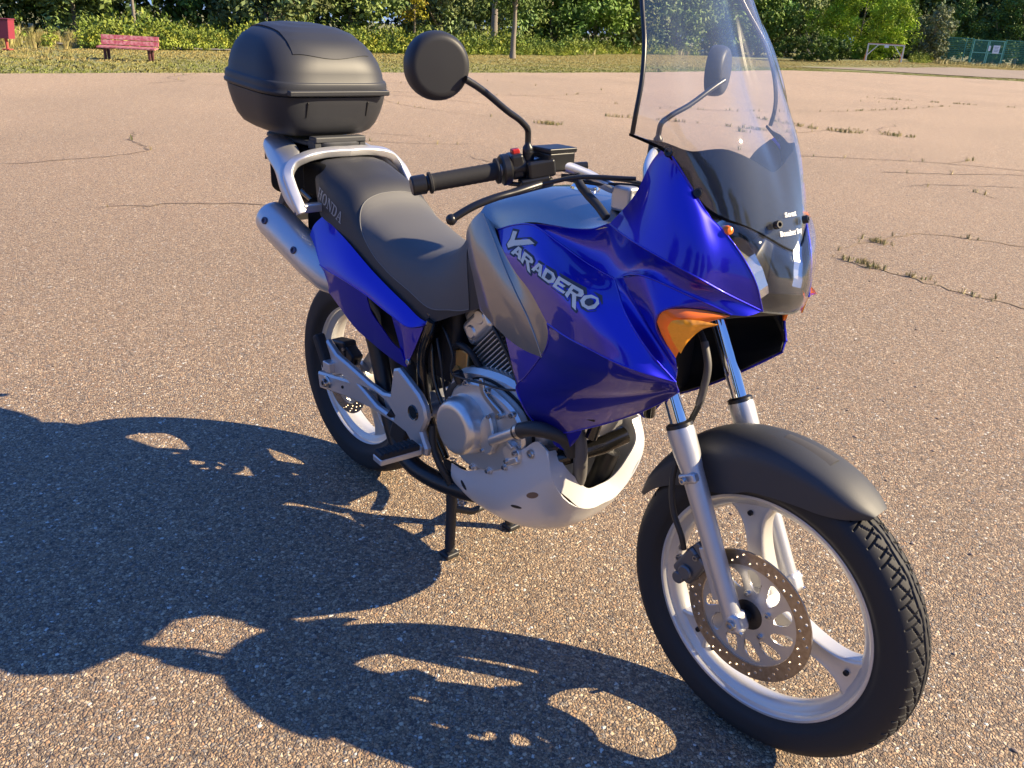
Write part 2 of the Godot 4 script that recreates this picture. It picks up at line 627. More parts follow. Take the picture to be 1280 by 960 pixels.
func _ready() -> void:
	# camera
	var cam := Camera3D.new()
	cam.name = "camera"
	cam.position = EYE
	cam.rotation = Vector3(-0.4009, 0.8112, 0.0561)
	cam.fov = 49.40
	cam.near = 0.05
	cam.far = 3000.0
	add_child(cam)
	cam.current = true
	# sky, exposure, sun
	var sky := ProceduralSkyMaterial.new()
	sky.sky_top_color = lin(0.038, 0.108, 0.355)
	sky.sky_horizon_color = lin(0.16, 0.27, 0.49)
	sky.sky_curve = 0.16
	sky.ground_horizon_color = lin(0.24, 0.22, 0.20)
	sky.ground_bottom_color = lin(0.22, 0.18, 0.15)
	sky.sun_angle_max = 2.0
	var env := Environment.new()
	env.background_mode = Environment.BG_SKY
	env.sky = Sky.new()
	env.sky.sky_material = sky
	env.tonemap_mode = Environment.TONE_MAPPER_LINEAR
	env.tonemap_exposure = 2.42
	env.sdfgi_enabled = true
	env.ssao_enabled = true
	env.ssil_enabled = true
	var we := WorldEnvironment.new()
	we.name = "world"
	we.environment = env
	add_child(we)
	var sun := DirectionalLight3D.new()
	sun.name = "sun"
	sun.light_energy = 1.6
	sun.light_color = Color(1.0, 0.915, 0.765)
	sun.light_angular_distance = 0.5
	sun.shadow_enabled = true
	var el := deg_to_rad(32.0)
	var az := deg_to_rad(-45.0)          # from +x (ahead of the bike) towards +z (its right)
	sun.basis = Basis.looking_at(-Vector3(cos(el) * cos(az), sin(el), cos(el) * sin(az)))
	add_child(sun)
	rng.seed = 20240
	make_materials()
	make_park_materials()
	ground()
	make_bike()
	plants()
	furniture()
	grass()
	grit()

# ------------------------------------------------------------------ the place
func rise(l: float, d: float) -> float:
	return minf(0.035 * maxf(0.0, l - 21.0), 0.45) * smoothstep(58.0, 76.0, d)

func ld(l: float, d: float, up := 0.0) -> Vector3:   # l metres to the right of and d metres ahead of the viewpoint, on the ground
	return Vector3(EYE.x + SIDE.x * l + FWD.x * d, rise(l, d) + up, EYE.z + SIDE.z * l + FWD.z * d)

func along(pts: Array, x: float) -> float:
	for k in range(1, pts.size()):
		if x <= pts[k][0]: return lerpf(pts[k - 1][1], pts[k][1], clampf((x - pts[k - 1][0]) / (pts[k][0] - pts[k - 1][0]), 0, 1))
	return pts[-1][1]

const LOT := [[-70, -2], [-30, 6], [-13, 15], [-10.7, 17.9], [-8.7, 20.7], [-4.1, 26.5], [-0.6, 30.5], [4.6, 37.1], [14.5, 52], [22, 57.6], [31.5, 57], [45, 58], [80, 60]]
const MOWN := [[-70, 6], [-30, 16], [-20, 25], [-16, 29.6], [-12, 36], [-4.3, 46.7], [2, 57], [8, 74], [15, 84], [30, 86], [80, 92]]

func ground() -> void:
	# park ground out to the horizon
	var ls := []
	for l in [-900, -400, -200, -120, -80]: ls.append(float(l))
	for k in range(-60, 101, 3): ls.append(float(k))
	for l in [130, 180, 300, 500, 900]: ls.append(float(l))
	var ds := []
	for d in [-700, -300, -120, -80, -60, -40, -20, -8]: ds.append(float(d))
	for k in range(0, 111, 2): ds.append(float(k))
	for d in [125, 150, 200, 300, 500, 1000, 1600]: ds.append(float(d))
	var n := FastNoiseLite.new()
	n.frequency = 0.06
	n.seed = 5
	var G := []
	for d in ds:
		var row := PackedVector3Array()
		for l in ls: row.append(ld(l, d, -0.03))
		G.append(row)
	var b := MB.new()
	b.grid(G, false, false, Vector3.UP)
	for k in b.V.size():
		var v := b.V[k]
		var t := n.get_noise_2d(v.x * 2.0, v.z * 2.0) * 0.5 + 0.5
		b.C[k] = Color(0.38, 0.34, 0.12).lerp(Color(0.24, 0.27, 0.075), t)
	var gm := mat(Color.WHITE, 0.9)
	gm.vertex_color_use_as_albedo = true
	gm.albedo_texture = noise_tex(0.05, 512, Color(0.62, 0.62, 0.62), Color(1, 1, 1), FastNoiseLite.TYPE_SIMPLEX, 21, 5)
	triplanar(gm, 3.0)
	structure("grass_ground", b.mesh(), gm)
	# the lot
	var cols := []
	for k in range(-70, -20, 4): cols.append(float(k))
	for k in range(-40, 41): cols.append(k * 0.5)
	for k in range(21, 78, 2): cols.append(float(k))
	G = []
	var edge := FastNoiseLite.new()
	edge.frequency = 0.5
	for l in cols:
		var far := along(LOT, l) + edge.get_noise_1d(l * 2.0) * 0.5
		var row := PackedVector3Array()
		for k in 60:
			var t := k / 59.0
			row.append(ld(l, lerpf(-60.0, far, 1.0 - pow(1.0 - t, 1.5)) if far < -1 else lerpf(-60.0, far, t) if k < 1 else lerpf(-6.0, far, pow((k - 1) / 58.0, 1.6))))
		for k in row.size(): row[k].y = 0.0
		G.append(row)
	b = MB.new()
	b.grid(G, false, false, Vector3.UP)
	var n2 := FastNoiseLite.new()
	n2.frequency = 0.35
	n2.seed = 8
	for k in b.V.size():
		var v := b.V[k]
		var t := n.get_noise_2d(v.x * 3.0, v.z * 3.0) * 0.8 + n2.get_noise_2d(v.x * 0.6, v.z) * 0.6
		var worn := smoothstep(2.5, 16.0, Vector2(v.x - 1.0, v.z - 0.5).length())      # not wear: far ground painted brighter, light on its chips put into the colour
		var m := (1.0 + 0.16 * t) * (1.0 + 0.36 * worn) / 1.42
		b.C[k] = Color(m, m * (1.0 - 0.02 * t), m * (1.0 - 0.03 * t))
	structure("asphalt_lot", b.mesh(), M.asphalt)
	# pale foot path behind the bench, dirt track at the far right
	for q in [["foot_path", [[-30, 27.5], [-20, 32.5], [-14, 35.0], [-11, 38.0]], 0.8, Color(0.34, 0.30, 0.24)], ["dirt_track", [[16, 61.5], [22, 64.5], [30, 66], [40, 68.5], [52, 72], [75, 76]], 5.0, Color(0.42, 0.33, 0.235)]]:
		var pts: Array = q[1]
		var rows := []
		for k in 61:
			var l := lerpf(pts[0][0], pts[-1][0], k / 60.0)
			var d := along(pts, l)
			var w: float = q[2] * (1.0 + 0.25 * edge.get_noise_1d(k * 3.0)) * (1.0 if q[2] < 2 else smoothstep(16.0, 34.0, l))
			rows.append(PackedVector3Array([ld(l, d - w, 0.012), ld(l, d, 0.014), ld(l, d + w, 0.012)]))
		b = MB.new()
		b.grid(rows, false, false, Vector3.UP)
		for k in b.C.size(): b.C[k] = q[3] * (1.0 + 0.12 * edge.get_noise_1d(k * 1.7))
		structure(q[0], b.mesh(), gm)
	# cracks in the lot, with weeds in them
	var cracks := [
		[[-0.66, -4.28], [-0.35, -4.21], [-0.08, -4.20], [0.21, -4.15], [0.68, -4.13], [1.6, -4.05]],
		[[-0.72, -4.5], [-0.69, -5.15], [-0.57, -5.75], [-0.25, -5.91], [0.3, -6.1]],
		[[-8.5, -10.6], [-6.9, -11.6], [-5.67, -11.94], [-5.26, -14.12], [-4.63, -14.21]],
		[[-7.4, -13.9], [-6.45, -13.51], [-5.89, -13.24], [-5.28, -13.26], [-4.78, -13.74], [-4.27, -13.89]],
		[[-9.4, -13.2], [-8.07, -16.24], [-7.71, -19.9], [-7.95, -24.33]],
		[[-10.5, -25.0], [-8.35, -26.21], [-7.53, -26.77], [-6.99, -27.15]],
		[[-2.45, -10.72], [-2.44, -11.67]], [[-1.24, -8.59], [-0.9, -8.29]],
		[[-7.9, -8.2], [-7.64, -8.63]], [[-12.2, -8.3], [-11.47, -8.04], [-9.75, -8.01], [-8.66, -8.33]],
		[[-14, -9], [-12.5, -12], [-12.8, -16]], [[-16, -6], [-14.5, -7.2], [-13.2, -9.5]], [[-5.2, -9.2], [-4.3, -9.0], [-3.7, -9.6]]]
	var r9 := RandomNumberGenerator.new()
	r9.seed = 77
	for k in 24:      # older hairline cracks all over the lot
		var dd := r9.randf_range(6.0, 30.0)
		var ll := r9.randf_range(-0.62, 0.62) * dd
		if dd > along(LOT, ll) - 1.0: continue
		var aa := r9.randfn(0.0, 0.5)
		var run := []
		for m in r9.randi_range(3, 6):
			var w := ld(ll, dd)
			run.append([w.x, w.z])
			aa += r9.randfn(0.0, 0.35)
			ll += cos(aa) * r9.randf_range(0.5, 1.6); dd += sin(aa) * r9.randf_range(0.4, 1.2)
		cracks.append(run)
	var dense := [1.0, 0.6, 1.0, 1.3, 0.5, 1.0, 0.35, 0.4, 1.2, 0.12, 0.1, 0.1, 0.25]
	var tufts := []
	for c in cracks.size():
		var p := PackedVector3Array()
		for q in cracks[c]: p.append(Vector3(q[0], 0.0, q[1]))
		var len := 0.0
		for k in range(1, p.size()): len += p[k].distance_to(p[k - 1])
		var m := maxi(12, int(len * 12))
		var f := resample(p, m)
		var rows := []
		for k in m + 1:
			var t := (f[mini(k + 1, m)] - f[maxi(k - 1, 0)]).normalized()
			var s := Vector3(-t.z, 0, t.x)
			var o := f[k] + s * (edge.get_noise_2d(k * 1.1, c * 40.0) * 0.07)
			var w := (0.008 + 0.010 * absf(edge.get_noise_2d(k * 2.3, c * 17.0 + 300.0))) * (1.0 if len < 4 else 1.5) * minf(1.0, minf(k, m - k) / 4.0 + 0.1)
			rows.append(PackedVector3Array([o - s * w + Vector3(0, 0.004, 0), o + s * w + Vector3(0, 0.004, 0)]))
			var cnt := int((dense[c] if c < dense.size() else 0.06) * 9.0 * maxf(0.0, edge.get_noise_2d(k * 0.35, c * 9.0) + 0.12) + (rng.randf() * 1.2 if rng.randf() < 0.25 else 0.0))
			for q in cnt: tufts.append(o + s * rng.randfn(0, 0.02) + t * rng.randf_range(-0.05, 0.05))
		b = MB.new()
		b.grid(rows, false, false, Vector3.UP)
		structure("pavement_crack", b.mesh(), M.crack if c < dense.size() else M.old_crack)
	# denser clumps where the photograph has them
	for q in [[-0.66, -5.05, 0.05, 40], [-0.45, -4.28, 0.05, 26], [-0.28, -4.24, 0.05, 26], [-0.02, -4.22, 0.05, 18], [-5.3, -13.3, 0.16, 40], [-4.6, -13.8, 0.14, 40], [-6.3, -13.5, 0.15, 26], [-7.75, -8.45, 0.10, 40], [-6.2, -11.85, 0.12, 26], [-5.9, -11.2, 0.08, 16]]:
		for k in q[3]: tufts.append(Vector3(q[0] + rng.randfn(0, q[2]), 0, q[1] + rng.randfn(0, q[2] * 0.5)))
	var xf := []
	var cl := []
	for p in tufts:
		var far := Vector2(p.x - EYE.x, p.z - EYE.z).length()
		var h := rng.randf_range(0.015, 0.055) * (1.0 if far < 9 else 1.5)
		xf.append(Transform3D(Basis(Vector3.UP, rng.randf() * TAU).scaled(Vector3(h * 0.9, h, h * 0.9)), p))
		cl.append(Color(0.40, 0.31, 0.13).lerp(Color(0.12, 0.17, 0.03), clampf(rng.randfn(0.35, 0.3), 0, 1)))
	scatter("crack_grass", "dry grass and small weeds growing out of the cracks in the asphalt", "grass", tuft_mesh(9, 0.10, 1), M.blade, xf, cl)

func grit() -> void:
	var b := MB.new()
	var r := RandomNumberGenerator.new()
	r.seed = 5
	var G := []
	for i in 5:
		var row := PackedVector3Array()
		for j in 7:
			var t := PI * i / 4.0
			var k := r.randf_range(0.75, 1.15)
			row.append(Vector3(sin(t) * cos(TAU * j / 7.0) * k, cos(t) * 0.62, sin(t) * sin(TAU * j / 7.0) * k))
		G.append(row)
	b.grid(G, false, true)
	var xf := []
	var cl := []
	for k in 2600:
		var a := rng.randf() * TAU
		var d := 5.5 * pow(rng.randf(), 0.6)
		var s := 0.0022 + 0.0045 * pow(rng.randf(), 3.0)
		xf.append(Transform3D(Basis(Vector3.UP, rng.randf() * TAU).scaled(Vector3(s * rng.randf_range(0.8, 1.5), s * 0.8, s)), Vector3(0.6 + cos(a) * d, s * 0.35, 0.4 + sin(a) * d)))
		cl.append(Color(0.46, 0.35, 0.25).lerp(Color(0.16, 0.125, 0.10), rng.randf()) if rng.randf() < 0.9 else Color(0.62, 0.57, 0.5))
	var m := mat(Color.WHITE, 0.8)
	m.vertex_color_use_as_albedo = true
	scatter("loose_grit", "loose stone chips lying scattered on the asphalt round the motorcycle", "gravel", b.mesh(), m, xf, cl)

func tuft_mesh(blades: int, width: float, sd: int) -> ArrayMesh:   # one metre high
	var r := RandomNumberGenerator.new()
	r.seed = sd
	var v := PackedVector3Array()
	var n := PackedVector3Array()
	var u := PackedVector2Array()
	var t := PackedInt32Array()
	for k in blades:
		var a := r.randf() * TAU
		var out := Vector3(cos(a), 0, sin(a))
		var side := Vector3(-out.z, 0, out.x) * width * r.randf_range(0.6, 1.2) * 0.5
		var h := r.randf_range(0.55, 1.0)
		var lean := r.randf_range(0.15, 0.75)
		var o := out * r.randf() * 0.25
		var base := v.size()
		var nn := (out + Vector3.UP * 0.7).normalized()
		v.append_array([o - side, o + side, o + out * lean * 0.35 + Vector3(0, h * 0.62, 0) + side * 0.8, o + out * lean * 0.35 + Vector3(0, h * 0.62, 0) - side * 0.8, o + out * lean + Vector3(0, h, 0)])
		for j in 5: n.append(nn); u.append(Vector2.ZERO)
		t.append_array([base, base + 1, base + 2, base, base + 2, base + 3, base + 3, base + 2, base + 4])
	var b := MB.new()
	b.raw(v, n, u, t)
	return b.mesh()

func scatter(called: String, label: String, category: String, mesh: Mesh, m: Material, xf: Array, cl: Array) -> void:
	var mm := MultiMesh.new()
	mm.transform_format = MultiMesh.TRANSFORM_3D
	mm.use_colors = true
	mm.mesh = mesh
	mm.instance_count = xf.size()
	for k in xf.size():
		mm.set_instance_transform(k, xf[k])
		mm.set_instance_color(k, cl[k])
	var o := MultiMeshInstance3D.new()
	o.name = own_name(called, self)
	o.multimesh = mm
	o.material_override = m
	add_child(o, true)
	o.set_meta("label", label); o.set_meta("category", category); o.set_meta("kind", "stuff")

func grass() -> void:
	var xf := []
	var cl := []
	var n := FastNoiseLite.new()
	n.frequency = 0.25
	n.seed = 31
	while xf.size() < 48000:
		var d := 8.0 + 84.0 * pow(rng.randf(), 0.8)
		var l := rng.randf_range(-0.70, 0.72) * d
		var lo := along(LOT, l)
		var hi := along(MOWN, l)
		if d < lo + 0.05 or d > hi: continue
		if l > 20 and absf(d - along([[16, 61.5], [22, 64.5], [30, 66], [40, 68.5], [52, 72], [75, 76]], l)) < 4.5: continue
		var h := rng.randf_range(0.022, 0.045) * (1.0 + 0.5 * rng.randf())
		xf.append(Transform3D(Basis(Vector3.UP, rng.randf() * TAU).scaled(Vector3(h * 2.4, h, h * 2.4)), ld(l, d, -0.03)))
		var t := clampf(n.get_noise_2d(l * 0.5, d) * 0.9 + 1.05 - 0.085 * (d - lo) + rng.randfn(0, 0.08), 0, 1)
		cl.append(Color(0.47, 0.39, 0.15).lerp(Color(0.25, 0.30, 0.075), t))
	scatter("mown_grass", "short half dry mown grass strip along the far edge of the asphalt", "grass", tuft_mesh(8, 0.22, 2), M.blade, xf, cl)
	var weed := crown_mesh(Vector3(0.55, 0.50, 0.55), 0.50, 9, 16, 0.085, Color(1, 1, 1), 90, 0.42)
	for kind in 2:
		xf = []
		cl = []
		while xf.size() < (4200 if kind == 0 else 1500):
			var d := 20.0 + 75.0 * pow(rng.randf(), 0.9)
			var l := rng.randf_range(-0.72, 0.72) * d
			var lo := along(MOWN, l)
			if d < lo or d > lo + 9.0 + 5.0 * rng.randf(): continue
			if absf(d - along([[-30, 27.5], [-20, 32.5], [-14, 35.0], [-11, 38.0]], l)) < 1.0 and l < -11: continue
			var t := n.get_noise_2d(l * 0.6 + 50.0, d * 0.6) + 0.25 * n.get_noise_2d(l * 2.0, d * 2.0)
			var dry := l < -0.50 * d and t > -0.35 or l > 0.44 * d
			if (kind == 1) != (dry or t > 0.33): continue
			if l > 16 and l < 0.42 * d: continue
			var h := (0.22 + 0.75 * pow(rng.randf(), 1.8)) * (1.0 + 0.9 * n.get_noise_2d(l * 1.3 + 9.0, d * 1.3))
			if l > 0.46 * d: h *= 0.8
			if kind == 1: h *= 0.62
			xf.append(Transform3D(Basis(Vector3.UP, rng.randf() * TAU).scaled(Vector3(h * 0.85, h, h * 0.85)), ld(l, d, -0.03)))
			cl.append(Color(0.40, 0.32, 0.12).lerp(Color(0.24, 0.23, 0.06), rng.randf()) if kind == 1 else Color(0.42, 0.45, 0.070).lerp(Color(0.13, 0.21, 0.035), rng.randf()))
		scatter("tall_weeds" if kind == 0 else "tall_dry_grass", "tall bright green weeds between the mown strip and the shrubs" if kind == 0 else "tall straw coloured grass before the shrubs and by the wire fence", "weeds" if kind == 0 else "grass", weed if kind == 0 else tuft_mesh(34, 0.035, 4), M.leaf if kind == 0 else M.blade, xf, cl)

func crown_mesh(rad: Vector3, mid: float, clusters: int, leaves: int, size: float, tone: Color, sd: int, spread := 0.30, slim := 1.0, fill := 0.45) -> ArrayMesh:
	var r := RandomNumberGenerator.new()
	r.seed = sd
	var v := PackedVector3Array()
	var n := PackedVector3Array()
	var u := PackedVector2Array()
	var c := PackedColorArray()
	var t := PackedInt32Array()
	for k in clusters:
		var d := Vector3(r.randfn(), r.randfn(), r.randfn()).normalized()
		var q := d * pow(r.randf(), fill) * r.randf_range(0.82, 1.12)
		var o := Vector3(q.x * rad.x, mid + q.y * rad.y, q.z * rad.z)
		if o.y < 0.15: o.y = 0.15 + r.randf() * 0.3
		var cs := r.randf_range(0.7, 1.25) * spread * minf(rad.x, rad.y)
		var lum := r.randf_range(0.55, 1.40)
		var hue := r.randf_range(-0.12, 0.12)
		for j in leaves:
			var e := Vector3(r.randfn(), r.randfn() * 0.8, r.randfn()).normalized()
			var p := o + e * cs * pow(r.randf(), 0.45)
			if p.y < 0.02: continue
			var m := (e * 0.7 + Vector3(r.randfn(), r.randfn() + 0.6, r.randfn()) * 0.6).normalized()
			var a := m.cross(Vector3(r.randfn(), r.randfn(), r.randfn())).normalized()
			var b := m.cross(a)
			var s := size * r.randf_range(0.6, 1.35)
			var base := v.size()
			v.append_array([p - a * s, p - b * s * 0.5 * slim + m * s * 0.12, p + a * s, p + b * s * 0.5 * slim + m * s * 0.12])
			var f := lum * r.randf_range(0.75, 1.25)
			var col := Color(tone.r * f * (1.0 + hue), tone.g * f, tone.b * f * (1.0 - hue))
			for w in 4: n.append(m); u.append(Vector2.ZERO); c.append(col)
			t.append_array([base, base + 2, base + 1, base, base + 3, base + 2])
	var arr := []
	arr.resize(Mesh.ARRAY_MAX)
	arr[Mesh.ARRAY_VERTEX] = v; arr[Mesh.ARRAY_NORMAL] = n; arr[Mesh.ARRAY_TEX_UV] = u; arr[Mesh.ARRAY_COLOR] = c; arr[Mesh.ARRAY_INDEX] = t
	var mesh := ArrayMesh.new()
	mesh.add_surface_from_arrays(Mesh.PRIMITIVE_TRIANGLES, arr)
	return mesh

func trunk_mesh(h: float, r: float, reach: float, sd: int, from := 0.45) -> ArrayMesh:
	var g := RandomNumberGenerator.new()
	g.seed = sd
	var b := MB.new()
	var p := PackedVector3Array()
	var rr := PackedFloat32Array()
	var o := Vector3(0, -0.1, 0)
	for k in 9:
		p.append(o)
		rr.append(r * (1.25 if k == 0 else 1.0 - 0.085 * k))
		o += Vector3(g.randfn(0, 0.025 * h / 8), h / 8, g.randfn(0, 0.025 * h / 8))
	b.tube(p, rr, 10)
	for k in 9:
		var t := lerpf(from, 0.95, k / 8.0)
		var q := p[0].lerp(p[8], t)
		var a := g.randf() * TAU
		var e := Vector3(cos(a), 0.55 + g.randf() * 0.5, sin(a))
		var L := reach * g.randf_range(0.6, 1.0) * (1.15 - t * 0.6)
		b.tube(cr(PackedVector3Array([q, q + e * L * 0.5, q + e * L + Vector3(0, L * 0.15, 0)]), 3), PackedFloat32Array([r * 0.45, r * 0.4, r * 0.33, r * 0.28, r * 0.2, r * 0.14, r * 0.08]), 7)
	return b.mesh()

func plant(called: String, label: String, category: String, l: float, d: float, turn: float, size: float, tm: Mesh, cm: Mesh, lm: Material, group := "") -> Node3D:
	var o := thing(called, label, category, ld(l, d, -0.03), turn, group)
	o.scale = Vector3.ONE * size
	part("trunk" if category == "tree" else "stems", tm, M.bark, o)
	part("crown", cm, lm, o)
	return o

func plants() -> void:
	var shrub := []
	var tones := [Color(0.125, 0.205, 0.040), Color(0.160, 0.225, 0.070), Color(0.085, 0.150, 0.032), Color(0.180, 0.230, 0.090)]
	for k in 4: shrub.append(crown_mesh(Vector3(3.3, 3.9, 3.0), 3.6, 105, 95, 0.150, tones[k], 40 + k, 0.24))
	var stem := trunk_mesh(5.0, 0.16, 2.4, 3, 0.12)
	var S := [
		[-25.5, 40.5, 0, 0.9, "leafy green shrub at the left edge, behind the litter bin"],
		[-23.6, 44, 2, 1.0, "dark shrub filling the gap behind the dry grass, right of the litter bin"],
		[-20.8, 41, 1, 0.85, "light green shrub behind dry grass, between litter bin and bench"],
		[-16.0, 45, 2, 1.0, "dark shaded shrub just right of the thin trunk by the bench"],
		[-12.6, 43, 3, 0.95, "pale leaved shrub rising behind the left half of the top case"],
		[-9.8, 49, 1, 1.0, "tall shrub between the top case and the yellow sapling"],
		[-6.4, 63, 3, 1.1, "grey green shrub right behind the round right-hand mirror"],
		[-2.9, 67, 1, 1.1, "broad shrub behind the thicker bare trunk in mid picture"],
		[1.5, 71, 2, 1.15, "dark green shrub behind the round-headed lawn tree"],
		[5.2, 75, 0, 1.2, "green shrub midway between lawn tree and windscreen edge"],
		[9.0, 80, 3, 1.2, "pale shrub touching the left trim of the windscreen"],
		[13.4, 86, 1, 1.3, "shrub seen through the left part of the windscreen"],
		[18.4, 92, 2, 1.35, "dark shrub seen through the middle of the windscreen"],
		[23.6, 97, 0, 1.35, "shrub seen through the right part of the windscreen"],
		[28.2, 101, 3, 1.3, "pale leaved shrub just right of the windscreen, above the low hedge bush"]]
	for k in S.size():
		plant("shrub", S[k][4], "shrub", S[k][0], S[k][1], k * 1.9, S[k][3], stem, shrub[S[k][2]], M.leaf, "shrubs along the park edge")
	# dark wood behind the far right
	var wood := crown_mesh(Vector3(6.0, 8.0, 5.0), 7.4, 260, 62, 0.36, Color(0.032, 0.060, 0.022), 60, 0.26)
	var wt := trunk_mesh(13.0, 0.3, 4.0, 9, 0.3)
	var W := [[31, 122, "dark tree seen between windscreen and bamboo"], [39.5, 125, "dark tree behind the left side of the bamboo"], [48.5, 128, "dark tree behind the right side of the bamboo"], [57.5, 131, "dark tree behind the grey-green bush"], [66.5, 133, "dark tree behind the gate of the wire fence"], [76, 136, "dark tree behind the right end of the wire fence"], [87, 138, "dark tree at the far right edge of the view"], [71, 142, "dark tree in the second row, behind the fence gate"], [62, 146, "dark tree in the second row, right of the grey-green bush"], [44, 146, "dark tree in the second row, behind the bamboo"]]
	for k in W.size(): plant("dark_tree", W[k][2], "tree", W[k][0], W[k][1], k * 2.3, 1.0 + 0.08 * (k % 3), wt, wood, M.leaf, "dark wood at the far right")
	for q in [[41.5, 104, "dark bush standing behind the grey-green bush and the fence's left end"], [47.5, 103, "dark bush behind the left leaf of the fence gate"], [53.0, 104, "dark bush behind the wire fence, right of the gate"], [58.5, 105, "dark bush behind the wire fence at the right edge of the view"]]:
		plant("dark_bush", q[2], "bush", q[0], q[1], q[0], 0.9, stem, shrub[2], M.leaf, "dark bushes behind the wire fence")
	# a belt of trees closing the view behind the shrubs
	var belt := crown_mesh(Vector3(6.2, 6.8, 5.0), 6.2, 190, 60, 0.28, Color(0.034, 0.062, 0.020), 61, 0.27)
	var B := [[-38, 56, "big tree behind the shrubs, left of the litter bin"], [-27, 58, "big tree behind the shrubs, above the bench"], [-17, 62, "big tree behind the shrubs, above the top case"], [-8, 76, "big tree behind the shrubs, left of the lawn tree"], [2, 86, "big tree behind the shrubs, right of the lawn tree"], [13, 96, "big tree behind the shrubs, seen through the windscreen's left part"], [24, 108, "big tree behind the shrubs, seen through the windscreen's right part"]]
	for k in B.size(): plant("background_tree", B[k][2], "tree", B[k][0], B[k][1], k * 1.3, 1.0, wt, belt, M.leaf, "tall trees behind the shrubs")
	for q in [[-34, -24], [-17, -33], [0, -38], [16, -39], [31, -33], [44, -18], [52, -2]]:
		plant("background_tree", "big leafy tree across the lot behind the viewpoint, seen only in reflections", "tree", q[0], q[1], q[0] * 0.7, 1.0, wt, belt, M.leaf, "trees behind the viewpoint")
	# single trees on the grass
	var lawn := crown_mesh(Vector3(2.0, 2.1, 2.0), 4.5, 70, 70, 0.12, Color(0.070, 0.115, 0.026), 70, 0.32)
	plant("lawn_tree", "round-headed young tree with pale straight trunk on the mown grass", "tree", -0.92, 46.5, 0.4, 0.80, trunk_mesh(5.4, 0.19, 1.5, 12, 0.55), lawn, M.leaf)
	plant("lawn_tree", "taller tree whose thick pale trunk stands left of the round-headed tree", "tree", -2.45, 60, 2.1, 1.0, trunk_mesh(7.0, 0.28, 2.4, 14, 0.6), crown_mesh(Vector3(3.2, 3.0, 3.0), 7.0, 80, 60, 0.15, Color(0.07, 0.105, 0.03), 71, 0.3), M.leaf)
	plant("young_tree", "slim young tree with thin pale trunk just right of the red bench", "tree", -17.3, 39.2, 0.2, 1.0, trunk_mesh(5.5, 0.085, 1.4, 15, 0.6), crown_mesh(Vector3(1.8, 1.9, 1.8), 5.0, 45, 60, 0.11, Color(0.075, 0.12, 0.03), 72, 0.32), M.leaf)
	plant("yellow_sapling", "thin sapling with yellow leaves left of the round mirror", "tree", -7.4, 57, 1.2, 1.0, trunk_mesh(4.2, 0.07, 1.0, 16, 0.25), crown_mesh(Vector3(1.1, 2.0, 1.1), 3.0, 34, 46, 0.10, Color(0.30, 0.26, 0.025), 73, 0.34), M.leaf)
	# right-hand plants
	plant("bamboo_clump", "large bright yellow-green bamboo clump at the right", "bamboo", 33.7, 93.5, 0.0, 1.0, trunk_mesh(5.5, 0.1, 2.8, 17, 0.08), crown_mesh(Vector3(5.6, 4.6, 3.4), 3.4, 240, 95, 0.20, Color(0.27, 0.39, 0.030), 74, 0.16, 0.38, 0.25), M.leaf)
	plant("low_hedge_bush", "low dome-shaped dark green bush right of the windscreen", "bush", 25.6, 82, 0.0, 1.0, trunk_mesh(1.6, 0.08, 2.2, 18, 0.1), crown_mesh(Vector3(3.9, 1.25, 2.4), 0.95, 150, 85, 0.10, Color(0.080, 0.130, 0.022), 75, 0.22, 0.8, 0.12), M.leaf)
	plant("grey_green_bush", "upright grey-green bush between bamboo and wire fence", "bush", 40.9, 93, 0.0, 1.0, trunk_mesh(4.0, 0.1, 1.2, 19, 0.1), crown_mesh(Vector3(2.1, 3.0, 2.0), 2.7, 80, 70, 0.14, Color(0.17, 0.19, 0.10), 76, 0.30), M.leaf)
	plant("bright_tree", "bright leafy tree at the right edge above the wire fence", "tree", 55.5, 104, 0.0, 1.0, trunk_mesh(8.0, 0.2, 2.5, 20, 0.4), crown_mesh(Vector3(3.2, 3.2, 3.0), 7.2, 70, 60, 0.19, Color(0.075, 0.13, 0.03), 77, 0.3), M.leaf)

func slab(w: float, h: float, t: float) -> ArrayMesh:
	var b := MB.new()
	b.rbox(Transform3D(), Vector3(w, h, t) * 0.5, 0.008)
	return b.mesh()

